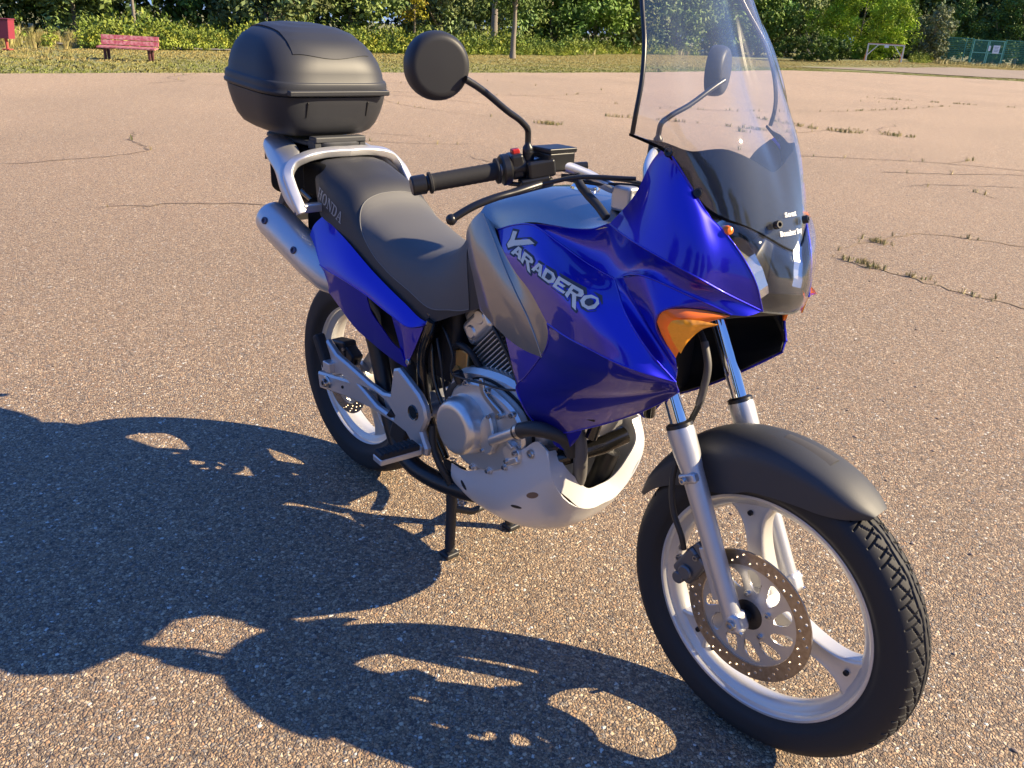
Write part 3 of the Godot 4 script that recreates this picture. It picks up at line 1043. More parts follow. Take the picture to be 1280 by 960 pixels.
func furniture() -> void:
	var face := atan2(-FWD.x, -FWD.z)   # turned towards the viewpoint
	var paint := mat(Color.WHITE, 0.55)
	paint.albedo_texture = noise_tex(0.03, 256, lin(0.40, 0.06, 0.085), lin(0.66, 0.40, 0.37), FastNoiseLite.TYPE_SIMPLEX, 14, 5)
	triplanar(paint, 1.1, false)
	var bench := thing("park_bench", "weathered red wooden park bench on the mown grass", "bench", ld(-11.45, 25.4, -0.02), face + 0.12)
	for k in 3:
		var o := part("seat_plank", slab(1.58, 0.045, 0.125), paint, bench)
		o.position = Vector3(0, 0.345 + 0.012 * (1 - k), -0.08 + 0.14 * k)
	for k in 2:
		var o := part("back_plank", slab(1.58, 0.125, 0.04), paint, bench)
		o.position = Vector3(0, 0.455 + 0.14 * k, -0.20 - 0.035 * k)
		o.rotation.x = -0.22
	for s in [-1.0, 1.0]:
		var b := MB.new()
		b.plate(P2([-0.16, 0.0, -0.10, 0.0, -0.06, 0.28, 0.10, 0.28, 0.13, 0.0, 0.19, 0.0, 0.21, 0.325, -0.15, 0.325, -0.24, 0.66, -0.28, 0.65, -0.21, 0.30]), Transform3D(Basis(Vector3(0, 0, 1), Vector3(0, 1, 0), Vector3(-1, 0, 0)), Vector3(0.60 * s + 0.03, 0, 0)), 0.06, 0.005)
		part("leg", b.mesh(), mat(lin(0.09, 0.025, 0.03), 0.6), bench)
	var bin := thing("litter_bin", "dark red box-shaped litter bin on a post, at the left edge", "litter bin", ld(-16.05, 27.3, -0.02), face)
	var b := MB.new()
	b.grid([PackedVector3Array([Vector3(-0.19, 0.33, -0.15), Vector3(0.19, 0.33, -0.15), Vector3(0.19, 0.33, 0.15), Vector3(-0.19, 0.33, 0.15)]), PackedVector3Array([Vector3(-0.25, 0.86, -0.20), Vector3(0.25, 0.86, -0.20), Vector3(0.25, 0.86, 0.20), Vector3(-0.25, 0.86, 0.20)])], false, true)
	var body := MB.new()
	var bx := PackedVector2Array([Vector2(-0.19, 0.33), Vector2(0.19, 0.33), Vector2(0.25, 0.86), Vector2(-0.25, 0.86)])
	body.plate(bx, at(0, 0, -0.17), 0.34, 0.012)
	part("bin_box", body.mesh(), mat(lin(0.26, 0.035, 0.06), 0.5), bin)
	b = MB.new()
	b.rbox(at(0, 0.885, 0), Vector3(0.265, 0.018, 0.19), 0.01)
	part("bin_rim", b.mesh(), mat(lin(0.20, 0.03, 0.05), 0.5), bin)
	b = MB.new()
	b.tube(P([0, -0.05, 0, 0, 0.34, 0]), 0.045, 12)
	b.rbox(at(0, 0.02, 0), Vector3(0.12, 0.02, 0.12), 0.008)
	part("bin_post", b.mesh(), mat(lin(0.42, 0.07, 0.06), 0.55), bin)
	# goal
	var white := mat(lin(0.72, 0.66, 0.58), 0.55)
	var redp := mat(lin(0.50, 0.12, 0.06), 0.55)
	var goal := thing("small_goal", "small white and red goal frame standing before the bamboo", "goal", ld(32.8, 84, 0.0), face - 0.20)
	goal.scale = Vector3(0.84, 0.80, 0.84)
	for s in [-1.0, 1.0]:
		b = MB.new()
		b.rbox(at(1.86 * s, 0.93, 0), Vector3(0.07, 0.95, 0.07), 0.02)
		part("goal_post", b.mesh(), white, goal)
		b = MB.new()
		b.tube(PackedVector3Array([Vector3(1.80 * s, 0.62, 0), Vector3(0.85 * s, 1.72, 0)]), 0.05, 10)
		part("goal_brace", b.mesh(), white, goal)
		b = MB.new()
		b.tube(PackedVector3Array([Vector3(1.86 * s, 1.7, -0.05), Vector3(1.86 * s, 0.02, -1.1)]), 0.04, 10)
		part("rear_stay", b.mesh(), redp, goal)
	b = MB.new()
	b.rbox(at(0, 1.80, 0), Vector3(1.80, 0.07, 0.06), 0.02)
	part("crossbar", b.mesh(), white, goal)
	b = MB.new()
	b.rbox(at(0, 1.895, 0), Vector3(1.93, 0.025, 0.07), 0.01)
	part("crossbar_top", b.mesh(), redp, goal)
	b = MB.new()
	b.rbox(at(0.05, 1.62, 0.05), Vector3(0.22, 0.14, 0.015), 0.008)
	part("goal_sign", b.mesh(), mat(lin(0.8, 0.8, 0.8), 0.5), goal)
	# green wire fence with a gate
	var green := mat(lin(0.07, 0.27, 0.20), 0.5)
	var pale := mat(lin(0.22, 0.52, 0.40), 0.5)
	var fence := thing("wire_fence", "green wire mesh fence at the right edge, before the dark trees", "fence", ld(49.7, 95, 0.0), face - 0.10)
	fence.scale = Vector3(0.92, 0.82, 0.92)
	var posts := [-6.9, -4.6, -3.9, -0.30, 2.2, 4.8, 7.4, 10.0]
	for k in posts.size():
		b = MB.new()
		b.rbox(at(posts[k], 1.55, 0), Vector3(0.055, 1.6, 0.055), 0.01)
		part("fence_post", b.mesh(), green, fence)
	for k in posts.size() - 1:
		if k == 2: continue
		var x0: float = posts[k] + 0.055
		var x1: float = posts[k + 1] - 0.055
		b = MB.new()
		for y in [0.1, 0.3, 0.55, 0.8, 1.0, 1.25, 1.45, 1.7, 1.9, 2.15, 2.35, 2.6, 2.8, 3.08]: b.box(at((x0 + x1) * 0.5, y, 0), Vector3((x1 - x0) * 0.5, 0.020 if y < 3 else 0.04, 0.012))
		var m := int((x1 - x0) / 0.10)
		for j in range(1, m): b.box(at(lerpf(x0, x1, float(j) / m), 1.6, 0), Vector3(0.010, 1.5, 0.008))
		part("wire_panel", b.mesh(), green, fence)
	var gate := thing("fence_gate", "pale green framed double gate in the wire fence", "gate", ld(49.7, 95, 0.0), face - 0.10)
	gate.scale = Vector3(0.92, 0.82, 0.92)
	for x in [[-3.80, -2.16], [-2.10, -0.42]]:
		b = MB.new()
		for e in x: b.box(at(e + (0.05 if e == x[0] else -0.05), 1.56, 0.06), Vector3(0.045, 1.44, 0.03))
		for y in [0.17, 1.5, 2.96]: b.box(at((x[0] + x[1]) * 0.5, y, 0.06), Vector3((x[1] - x[0]) * 0.5 - 0.10, 0.04, 0.028))
		var lf := part("gate_leaf", b.mesh(), pale, gate)
		b = MB.new()
		for j in range(1, 22): b.box(at(lerpf(x[0] + 0.1, x[1] - 0.1, j / 22.0), 1.56, 0.06), Vector3(0.012, 1.36, 0.006))
		part("gate_wires", b.mesh(), green, lf)
	var notice := thing("notice_board", "white notice fixed to the right leaf of the fence gate", "sign", ld(49.7, 95, 0.0), face - 0.10)
	notice.scale = Vector3(0.92, 0.82, 0.92)
	b = MB.new()
	b.rbox(at(-1.25, 1.95, 0.12), Vector3(0.36, 0.48, 0.012), 0.008)
	part("board", b.mesh(), mat(lin(0.82, 0.82, 0.84), 0.5), notice)
	b = MB.new()
	for k in 4: b.box(at(-1.25, 2.22 - 0.17 * k, 0.134), Vector3(0.24 - 0.04 * (k % 2), 0.035, 0.0015))
	part("grey_lines", b.mesh(), mat(lin(0.35, 0.35, 0.40), 0.6), notice)
	notice = thing("notice_board", "narrow white notice by the middle of the fence gate", "sign", ld(49.7, 95, 0.0), face - 0.10)
	notice.scale = Vector3(0.92, 0.82, 0.92)
	b = MB.new()
	b.rbox(at(-2.0, 2.05, 0.12), Vector3(0.12, 0.30, 0.012), 0.008)
	part("board", b.mesh(), mat(lin(0.82, 0.82, 0.84), 0.5), notice)

func make_park_materials() -> void:
	M.crack = mat(lin(0.26, 0.19, 0.115), 0.95)
	M.old_crack = mat(lin(0.19, 0.14, 0.095), 0.95)
	M.blade = mat(Color.WHITE, 0.6)
	M.blade.vertex_color_use_as_albedo = true
	M.blade.backlight_enabled = true
	M.blade.backlight = Color(0.25, 0.25, 0.10)
	M.leaf = mat(Color.WHITE, 0.6)
	M.leaf.metallic_specular = 0.3
	M.leaf.vertex_color_use_as_albedo = true
	M.leaf.backlight_enabled = true
	M.leaf.backlight = Color(0.22, 0.28, 0.08)
	M.bark = mat(lin(0.36, 0.31, 0.25), 0.9)
	M.bark.albedo_texture = noise_tex(0.04, 256, Color(0.6, 0.6, 0.6), Color.WHITE, FastNoiseLite.TYPE_SIMPLEX, 33, 5)
	triplanar(M.bark, 0.6, false)

# ------------------------------------------------------------------ the motorcycle
func make_bike() -> void:
	bike = thing("motorcycle", "parked blue touring motorcycle with black top case and tall clear screen", "motorcycle")
	wheel_front()
	wheel_rear()
	fork()
	engine()
	chassis()
	skid_plate()
	seat_and_tail()
	tank()
	for s in [1.0, -1.0]: fairing(s)
	nose()
	bars()
	top_case()

func tyre_mesh(c: Vector3, R: float, hw: float, rbead: float, seg: int, rows: int, groove: float) -> ArrayMesh:
	var pr := PackedVector3Array()
	pr.append_array(P([rbead - 0.004, hw * 0.66, 0, rbead + 0.006, hw * 0.74, 0, rbead + 0.018, hw * 0.93, 0, R - 0.045, hw, 0, R - 0.024, hw * 0.95, 0, R - 0.011, hw * 0.74, 0, R - 0.003, hw * 0.40, 0, R, 0, 0]))
	var half := resample(pr, rows)
	var prof := half.duplicate()
	for k in range(half.size() - 2, -1, -1): prof.append(Vector3(half[k].x, -half[k].y, 0))
	var b := MB.new()
	var G := []
	for i in seg:
		var a := TAU * i / seg
		var ring := PackedVector3Array()
		for q in prof:
			var r := q.x
			if groove > 0 and r > R - 0.034:   # cut tread: two chevron families and wandering rain grooves
				var t := a * R
				var z := q.y
				var az := absf(z)
				var cut := 0.0
				var sh := signf(z) * 0.02
				var p1 := fposmod(t + az * 0.35 + sh, 0.040)
				var p2 := absf(fposmod(t - (az - 0.023) * 2.2 + sh, 0.040) - 0.020) / 2.3
				if az > 0.014 and az < 0.042: cut = 1.0 - smoothstep(0.0008, 0.0024, absf(p1 - 0.010))
				if az > 0.012 and az < 0.036: cut = maxf(cut, 1.0 - smoothstep(0.0008, 0.0024, absf(p1 - 0.024)))
				if az > 0.014 and az < 0.031: cut = maxf(cut, 1.0 - smoothstep(0.0006, 0.0022, p2))
				cut = maxf(cut, 1.0 - smoothstep(0.0008, 0.0024, absf(az - 0.0075 - 0.0018 * sin(t * TAU / 0.080 + (0.0 if z > 0 else 2.0)))))
				if az > 0.047: cut = 0.0
				r -= groove * cut
			ring.append(c + Vector3(cos(a) * r, sin(a) * r, q.y))
		G.append(ring)
	b.grid(G, true, false)
	return b.mesh()

func rim_mesh(c: Vector3, rl: float, hw: float, spoke_at: Array, hub_r: float) -> ArrayMesh:
	var b := MB.new()
	var zx := axis(c, Vector3(0, 0, 1))
	var pr := []
	for q in [[rl, hw], [rl - 0.002, hw + 0.002], [rl - 0.007, hw + 0.002], [rl - 0.011, hw - 0.002], [rl - 0.013, hw - 0.010], [rl - 0.022, hw - 0.013], [rl - 0.029, hw - 0.020], [rl - 0.032, 0.006], [rl - 0.032, 0.0]]:
		pr.append(Vector2(q[0], q[1]))
	for k in range(pr.size() - 2, -1, -1): pr.append(Vector2(pr[k].x, -pr[k].y))
	pr.append(Vector2(rl - 0.018, -hw + 0.012)); pr.append(Vector2(rl - 0.024, 0)); pr.append(Vector2(rl - 0.018, hw - 0.012)); pr.append(Vector2(rl, hw))
	b.lathe(pr, zx, 120)
	b.lathe([Vector2(0, 0.042), Vector2(hub_r * 0.9, 0.042), Vector2(hub_r, 0.036), Vector2(hub_r * 1.02, 0.0), Vector2(hub_r, -0.036), Vector2(hub_r * 0.9, -0.042), Vector2(0, -0.042)], zx, 40)
	return b.mesh()

func spoke_mesh(c: Vector3, ang: float, r0: float, r1: float) -> ArrayMesh:
	var b := MB.new()
	var d := Vector3(cos(ang), sin(ang), 0)
	var w := Vector3(-sin(ang), cos(ang), 0)
	var G := []
	for k in 13:
		var t := k / 12.0
		var r := lerpf(r0, r1, t)
		var hw := 0.030 - 0.0105 * sin(t * PI * 0.85) + 0.030 * pow(t, 7.0)
		var hz := 0.026 - 0.007 * t
		var ring := PackedVector3Array()
		for j in 28:
			var a := TAU * j / 28
			var cx := signf(cos(a)) * pow(absf(cos(a)), 0.38)
			var cz := signf(sin(a)) * pow(absf(sin(a)), 0.38)
			if absf(cx) < 0.72: cz *= 0.80        # a shallow channel down each face
			ring.append(c + d * r + w * cx * hw + Vector3(0, 0, cz * hz))
		G.append(ring)
	b.grid(G, false, true)
	return b.mesh()

func holed_ring(b: MB, c: Vector3, r0: float, r1: float, z0: float, z1: float, cells: int, hole: Callable, turn := 0.0) -> void:   # a flat ring with one hole in each of its cells
	for k in cells:
		var a0 := TAU * k / cells + turn
		var da := TAU / cells
		var H: PackedVector2Array = hole.call(k)    # points (angle fraction, radius), one for each of the 24 rim points
		var out := PackedVector2Array()
		for j in 24:
			var s := j / 6
			var f := (j % 6) / 6.0
			match s:
				0: out.append(Vector2(f, r0))
				1: out.append(Vector2(1, lerpf(r0, r1, f)))
				2: out.append(Vector2(1 - f, r1))
				3: out.append(Vector2(0, lerpf(r1, r0, f)))
		var conv := func(q: Vector2, z: float) -> Vector3: return c + Vector3(cos(a0 + q.x * da) * q.y, sin(a0 + q.x * da) * q.y, z)
		var f1 := PackedVector3Array()
		var g1 := PackedVector3Array()
		var f0 := PackedVector3Array()
		var g0 := PackedVector3Array()
		for j in 24:
			f1.append(conv.call(out[j], z1)); g1.append(conv.call(H[j], z1)); f0.append(conv.call(out[j], z0)); g0.append(conv.call(H[j], z0))
		b.grid([f1, g1], false, true, Vector3(0, 0, 1))
		b.grid([f0, g0], false, true, Vector3(0, 0, -1))
		var v := PackedVector3Array()
		var n := PackedVector3Array()
		var u := PackedVector2Array()
		var t := PackedInt32Array()
		var mid := Vector3.ZERO
		for q in g1: mid += q / 24.0
		for j in 24:
			for q in [g0[j], g1[j]]:
				v.append(q); n.append(((mid - q) * Vector3(1, 1, 0)).normalized()); u.append(Vector2.ZERO)
			var e := j * 2
			var f := ((j + 1) % 24) * 2
			t.append_array([e, e + 1, f + 1, e, f + 1, f])
		b.raw(v, n, u, t)
	for q in [[r1, 1.0], [r0, -1.0]]:
		b.lathe([Vector2(q[0], z0), Vector2(q[0], z1)], axis(c, Vector3(0, 0, 1)), 72)

func brake_disc(parent: Node, c: Vector3, R: float, width: float, z: float, slots: int) -> void:
	var b := MB.new()
	var n := 54
	holed_ring(b, c, R - width, R, z, z + 0.004, n, func(k: int) -> PackedVector2Array:
		var o := PackedVector2Array()
		var rc: float = R - width * [0.25, 0.5, 0.75][k % 3]
		for j in 24:
			var a := -2.356 + TAU * j / 24.0
			o.append(Vector2(0.5 + cos(a) * 0.0031 / (rc * TAU / n), rc + sin(a) * 0.0031))
		return o)
	var d := part("brake_disc", b.mesh(), M.disc, parent)
	var k2 := MB.new()
	var ri := R - width - 0.0005
	var rn := 0.031
	holed_ring(k2, c, rn, ri, z - 0.0035, z + 0.0005, slots, func(_k: int) -> PackedVector2Array:
		var o := PackedVector2Array()
		for j in 24:
			var a := -2.356 + TAU * j / 24.0
			var r: float = lerpf(rn + 0.026, ri - 0.006, 0.5 + 0.5 * sin(a))
			o.append(Vector2(0.36 + 0.30 * signf(cos(a)) * pow(absf(cos(a)), 0.7) + 0.20 * sin(a), r))
		return o, 0.2)
	part("disc_carrier", k2.mesh(), M.alloy, d)
	for k in 5:
		var a := TAU * k / 5 + 0.5
		bolt(d, c + Vector3(cos(a) * 0.047, sin(a) * 0.047, z), Vector3(0, 0, 1), 0.0065, 0.006)

func wheel_front() -> void:
	var w := part("front_wheel", rim_mesh(FC, 0.241, 0.034, [], 0.038), M.wheel_paint, bike)
	part("tyre", tyre_mesh(FC, 0.319, 0.0505, 0.238, 1700, 60, 0.0058), M.rubber, w)
	for k in 3: part("spoke", spoke_mesh(FC, deg_to_rad(107 - 120 * k), 0.03, 0.213), M.wheel_paint, w)
	for k in 3:
		var a := deg_to_rad(108 - 120 * k)
		bolt(w, FC + Vector3(cos(a) * 0.196, sin(a) * 0.196, 0.0195), Vector3(0, 0, 1), 0.0055, 0.002, M.flat_black, "rim_plug")
	var b := MB.new()
	b.lathe([Vector2(0.020, 0.0), Vector2(0.030, 0.0), Vector2(0.033, 0.004), Vector2(0.033, 0.024), Vector2(0.024, 0.028), Vector2(0.013, 0.028), Vector2(0.013, 0.05)], axis(FC + Vector3(0, 0, 0.042), Vector3(0, 0, 1)), 32)
	part("hub_seal", b.mesh(), M.satin, w)
	b = MB.new()
	var va := deg_to_rad(-118)
	var vd := Vector3(cos(va), sin(va), 0)
	b.tube(PackedVector3Array([FC + vd * 0.213, FC + vd * 0.20 + Vector3(0, 0, 0.004), FC + vd * 0.178 + Vector3(0, 0, 0.012)]), PackedFloat32Array([0.006, 0.0042, 0.0042]), 10)
	part("valve_stem", b.mesh(), M.rubber, w)
	brake_disc(bike, FC, 0.138, 0.031, 0.066, 11)
	# caliper behind the right fork leg
	b = MB.new()
	b.rbox(at(1.318, 0.372, 0.078, Basis(Vector3(0, 0, 1), deg_to_rad(-28))), Vector3(0.026, 0.040, 0.018), 0.009)
	b.rbox(at(1.322, 0.384, 0.050, Basis(Vector3(0, 0, 1), deg_to_rad(-28))), Vector3(0.022, 0.034, 0.012), 0.006)
	b.lathe([Vector2(0, 0.015), Vector2(0.013, 0.015), Vector2(0.016, 0.012), Vector2(0.0165, -0.005)], axis(Vector3(1.315, 0.358, 0.09), Vector3(0, 0, 1)), 24)
	b.lathe([Vector2(0, 0.013), Vector2(0.011, 0.013), Vector2(0.0135, 0.010), Vector2(0.014, -0.005)], axis(Vector3(1.298, 0.335, 0.088), Vector3(0, 0, 1)), 24)
	b.rbox(at(1.350, 0.408, 0.086, Basis(Vector3(0, 0, 1), deg_to_rad(-40))), Vector3(0.034, 0.010, 0.009), 0.005)
	var cal := part("brake_caliper", b.mesh(), mat(lin(0.15, 0.15, 0.155), 0.42, 0.6), bike)
	for q in [[1.292, 0.402, 0.086], [1.333, 0.402, 0.094], [1.286, 0.372, 0.082]]: bolt(cal, Vector3(q[0], q[1], q[2]), Vector3(0, 0, 1), 0.0065, 0.008)
	b = MB.new()
	b.tube(cr(P([1.300, 0.405, 0.094, 1.296, 0.43, 0.10, 1.268, 0.48, 0.102, 1.252, 0.54, 0.098, 1.249, 0.60, 0.085, 1.252, 0.66, 0.068, 1.266, 0.72, 0.06, 1.268, 0.78, 0.058, 1.245, 0.83, 0.05, 1.20, 0.87, 0.04])), 0.0062, 10)
	part("brake_hose", b.mesh(), M.hose, bike)
	b = MB.new()
	b.tube(cr(P([1.262, 0.705, 0.06, 1.267, 0.74, 0.06, 1.267, 0.79, 0.058, 1.247, 0.83, 0.051])), 0.0078, 10)
	part("hose_sleeve", b.mesh(), M.grey_hose, bike)
	# front mudguard: rows from the right edge over the crown to the left edge
	var rows := []
	var ang := [160.0, 150.0, 138.0, 125.0, 112.0, 100.0, 90.0, 80.0, 71.0, 64.0, 59.5]
	var rc := [0.345, 0.349, 0.356, 0.366, 0.371, 0.369, 0.366, 0.361, 0.356, 0.350, 0.346]
	var re := [0.331, 0.312, 0.289, 0.262, 0.250, 0.262, 0.267, 0.276, 0.289, 0.310, 0.334]
	var wid := [0.030, 0.050, 0.060, 0.066, 0.068, 0.067, 0.066, 0.063, 0.058, 0.046, 0.026]
	for k in ang.size():
		var a := deg_to_rad(ang[k])
		var d := Vector3(cos(a), sin(a), 0)
		var row := PackedVector3Array()
		for q in [[1.0, 0.0], [1.01, 0.40], [0.985, 0.66], [0.83, 0.83], [0.50, 0.955], [0.0, 1.0], [-0.50, 0.955], [-0.83, 0.83], [-0.985, 0.66], [-1.01, 0.40], [-1.0, 0.0]]:
			row.append(FC + d * lerpf(re[k], rc[k], q[1]) + Vector3(0, 0, wid[k] * q[0]))
		rows.append(row)
	b = MB.new()
	b.shell(refine(rows, 5, 4), 0.003, Vector3(0, 1, 0))
	var g := part("front_mudguard", b.mesh(), M.plastic, bike)
	b = MB.new()
	var fl := []
	for k in 5:
		var a := deg_to_rad(94 - 4.0 * k)
		var d := Vector3(cos(a), sin(a), 0)
		var row := PackedVector3Array()
		for z in [0.020, 0.010, 0.0, -0.010, -0.020]: row.append(FC + d * (0.3690 - 0.0058 * k / 4.0 - z * z * 12.5) + Vector3(0, 0, z))
		fl.append(row)
	b.shell(fl, 0.001, Vector3(0, 1, 0))
	part("faded_sticker", b.mesh(), mat(lin(0.050, 0.047, 0.045), 0.65), g, "worn grey patch on top of the mudguard")

func wheel_rear() -> void:
	var w := part("rear_wheel", rim_mesh(RC, 0.229, 0.041, [], 0.045), M.wheel_paint, bike)
	part("tyre", tyre_mesh(RC, 0.320, 0.064, 0.226, 900, 30, 0.003), M.rubber, w)
	for k in 3: part("spoke", spoke_mesh(RC, deg_to_rad(58 - 120 * k), 0.03, 0.201), M.wheel_paint, w)
	brake_disc(bike, RC, 0.110, 0.032, 0.082, 10)
	var b := MB.new()
	b.rbox(at(-0.005, 0.436, 0.085, Basis(Vector3(0, 0, 1), deg_to_rad(10))), Vector3(0.042, 0.026, 0.024), 0.009)
	b.rbox(at(0.045, 0.425, 0.085, Basis(Vector3(0, 0, 1), deg_to_rad(-30))), Vector3(0.026, 0.022, 0.02), 0.008)
	b.lathe([Vector2(0, 0.012), Vector2(0.012, 0.012), Vector2(0.015, 0.008), Vector2(0.015, -0.005)], axis(Vector3(-0.012, 0.436, 0.109), Vector3(0, 0, 1)), 20)
	var cal := part("rear_brake_caliper", b.mesh(), mat(lin(0.028, 0.028, 0.03), 0.45, 0.3), bike)
	bolt(cal, Vector3(0.03, 0.445, 0.106), Vector3(0, 0, 1), 0.006, 0.006)
	# hugger round the front of the rear tyre
	var rows := []
	for k in 9:
		var a := deg_to_rad(lerpf(-22, 72, k / 8.0))
		var d := Vector3(cos(a), sin(a), 0)
		var row := PackedVector3Array()
		for q in [[0.078, 0.262], [0.080, 0.30], [0.074, 0.325], [0.05, 0.340], [0.0, 0.345], [-0.05, 0.340], [-0.074, 0.325], [-0.080, 0.30], [-0.078, 0.262]]: row.append(RC + d * q[1] + Vector3(0, 0, q[0]))
		rows.append(row)
	b = MB.new()
	b.shell(refine(rows, 4, 3), 0.003, Vector3(1, 1, 0))
	part("rear_hugger", b.mesh(), mat(lin(0.03, 0.03, 0.032), 0.5), bike)

func fork() -> void:
	var up := Vector3(1.252 - 1.437, 0.667 - 0.322, 0).normalized()
	for s in [1.0, -1.0]:
		var o := Vector3(1.4405, 0.322, 0.104 * s)
		var L := 0.392
		var b := MB.new()
		b.lathe([Vector2(0, -0.016), Vector2(0.017, -0.015), Vector2(0.0195, -0.005), Vector2(0.0195, 0.05), Vector2(0.0205, 0.15), Vector2(0.0215, 0.24), Vector2(0.0225, L - 0.085), Vector2(0.0265, L - 0.052), Vector2(0.0272, L - 0.010), Vector2(0.026, L), Vector2(0.018, L)], axis(o, up), 40)
		b.rbox(Transform3D(axis(o, up).basis, o + Vector3(0.008, -0.002, 0)), Vector3(0.020, 0.022, 0.017), 0.011)
		b.rbox(Transform3D(axis(o, up).basis, o + up * 0.292 + Vector3(0.0, 0.0, 0.014 * s)), Vector3(0.011, 0.011, 0.020), 0.006)
		if s > 0:
			b.rbox(Transform3D(axis(o, up).basis, o + up * 0.09 + Vector3(-0.024, -0.010, -0.006)), Vector3(0.012, 0.055, 0.008), 0.004)
		var leg := part("fork_leg", b.mesh(), M.silver, bike)
		b = MB.new()
		b.lathe([Vector2(0.0, L - 0.02), Vector2(0.0168, L - 0.02), Vector2(0.0168, 0.66), Vector2(0, 0.66)], axis(o, up), 32)
		part("stanchion", b.mesh(), M.chrome, leg)
		b = MB.new()
		b.lathe([Vector2(0.0172, L + 0.010), Vector2(0.0205, L + 0.0095), Vector2(0.0265, L + 0.006), Vector2(0.0270, L - 0.001), Vector2(0.0172, L - 0.001)], axis(o, up), 36)
		part("dust_seal", b.mesh(), M.satin, leg)
		bolt(leg, o + Vector3(0.009, 0, 0.020 * s), Vector3(0, 0, s), 0.0105, 0.007)
		bolt(leg, o + up * 0.292 + Vector3(0.0, 0.0, 0.034 * s), Vector3(0, 0, s), 0.007, 0.005)
		bolt(leg, o + Vector3(0.026, -0.012, 0.012 * s), Vector3(1, -0.2, 0), 0.005, 0.006)
	var b := MB.new()
	b.tube(PackedVector3Array([FC + Vector3(0, 0, -0.115), FC + Vector3(0, 0, 0.118)]), 0.0085, 16)
	part("front_axle", b.mesh(), M.steel, bike)
	b = MB.new()
	b.rbox(at(1.163, 0.845, 0, Basis(Vector3(0, 0, 1), deg_to_rad(28))), Vector3(0.032, 0.020, 0.135), 0.012)
	part("lower_yoke", b.mesh(), M.flat_black, bike)
	b = MB.new()
	b.rbox(at(1.085, 0.995, 0, Basis(Vector3(0, 0, 1), deg_to_rad(28))), Vector3(0.034, 0.014, 0.13), 0.008)
	for s in [1.0, -1.0]: b.rbox(at(1.055, 1.035, 0.045 * s, Basis(Vector3(0, 0, 1), deg_to_rad(28))), Vector3(0.018, 0.035, 0.016), 0.008)
	part("upper_yoke", b.mesh(), M.silver, bike)

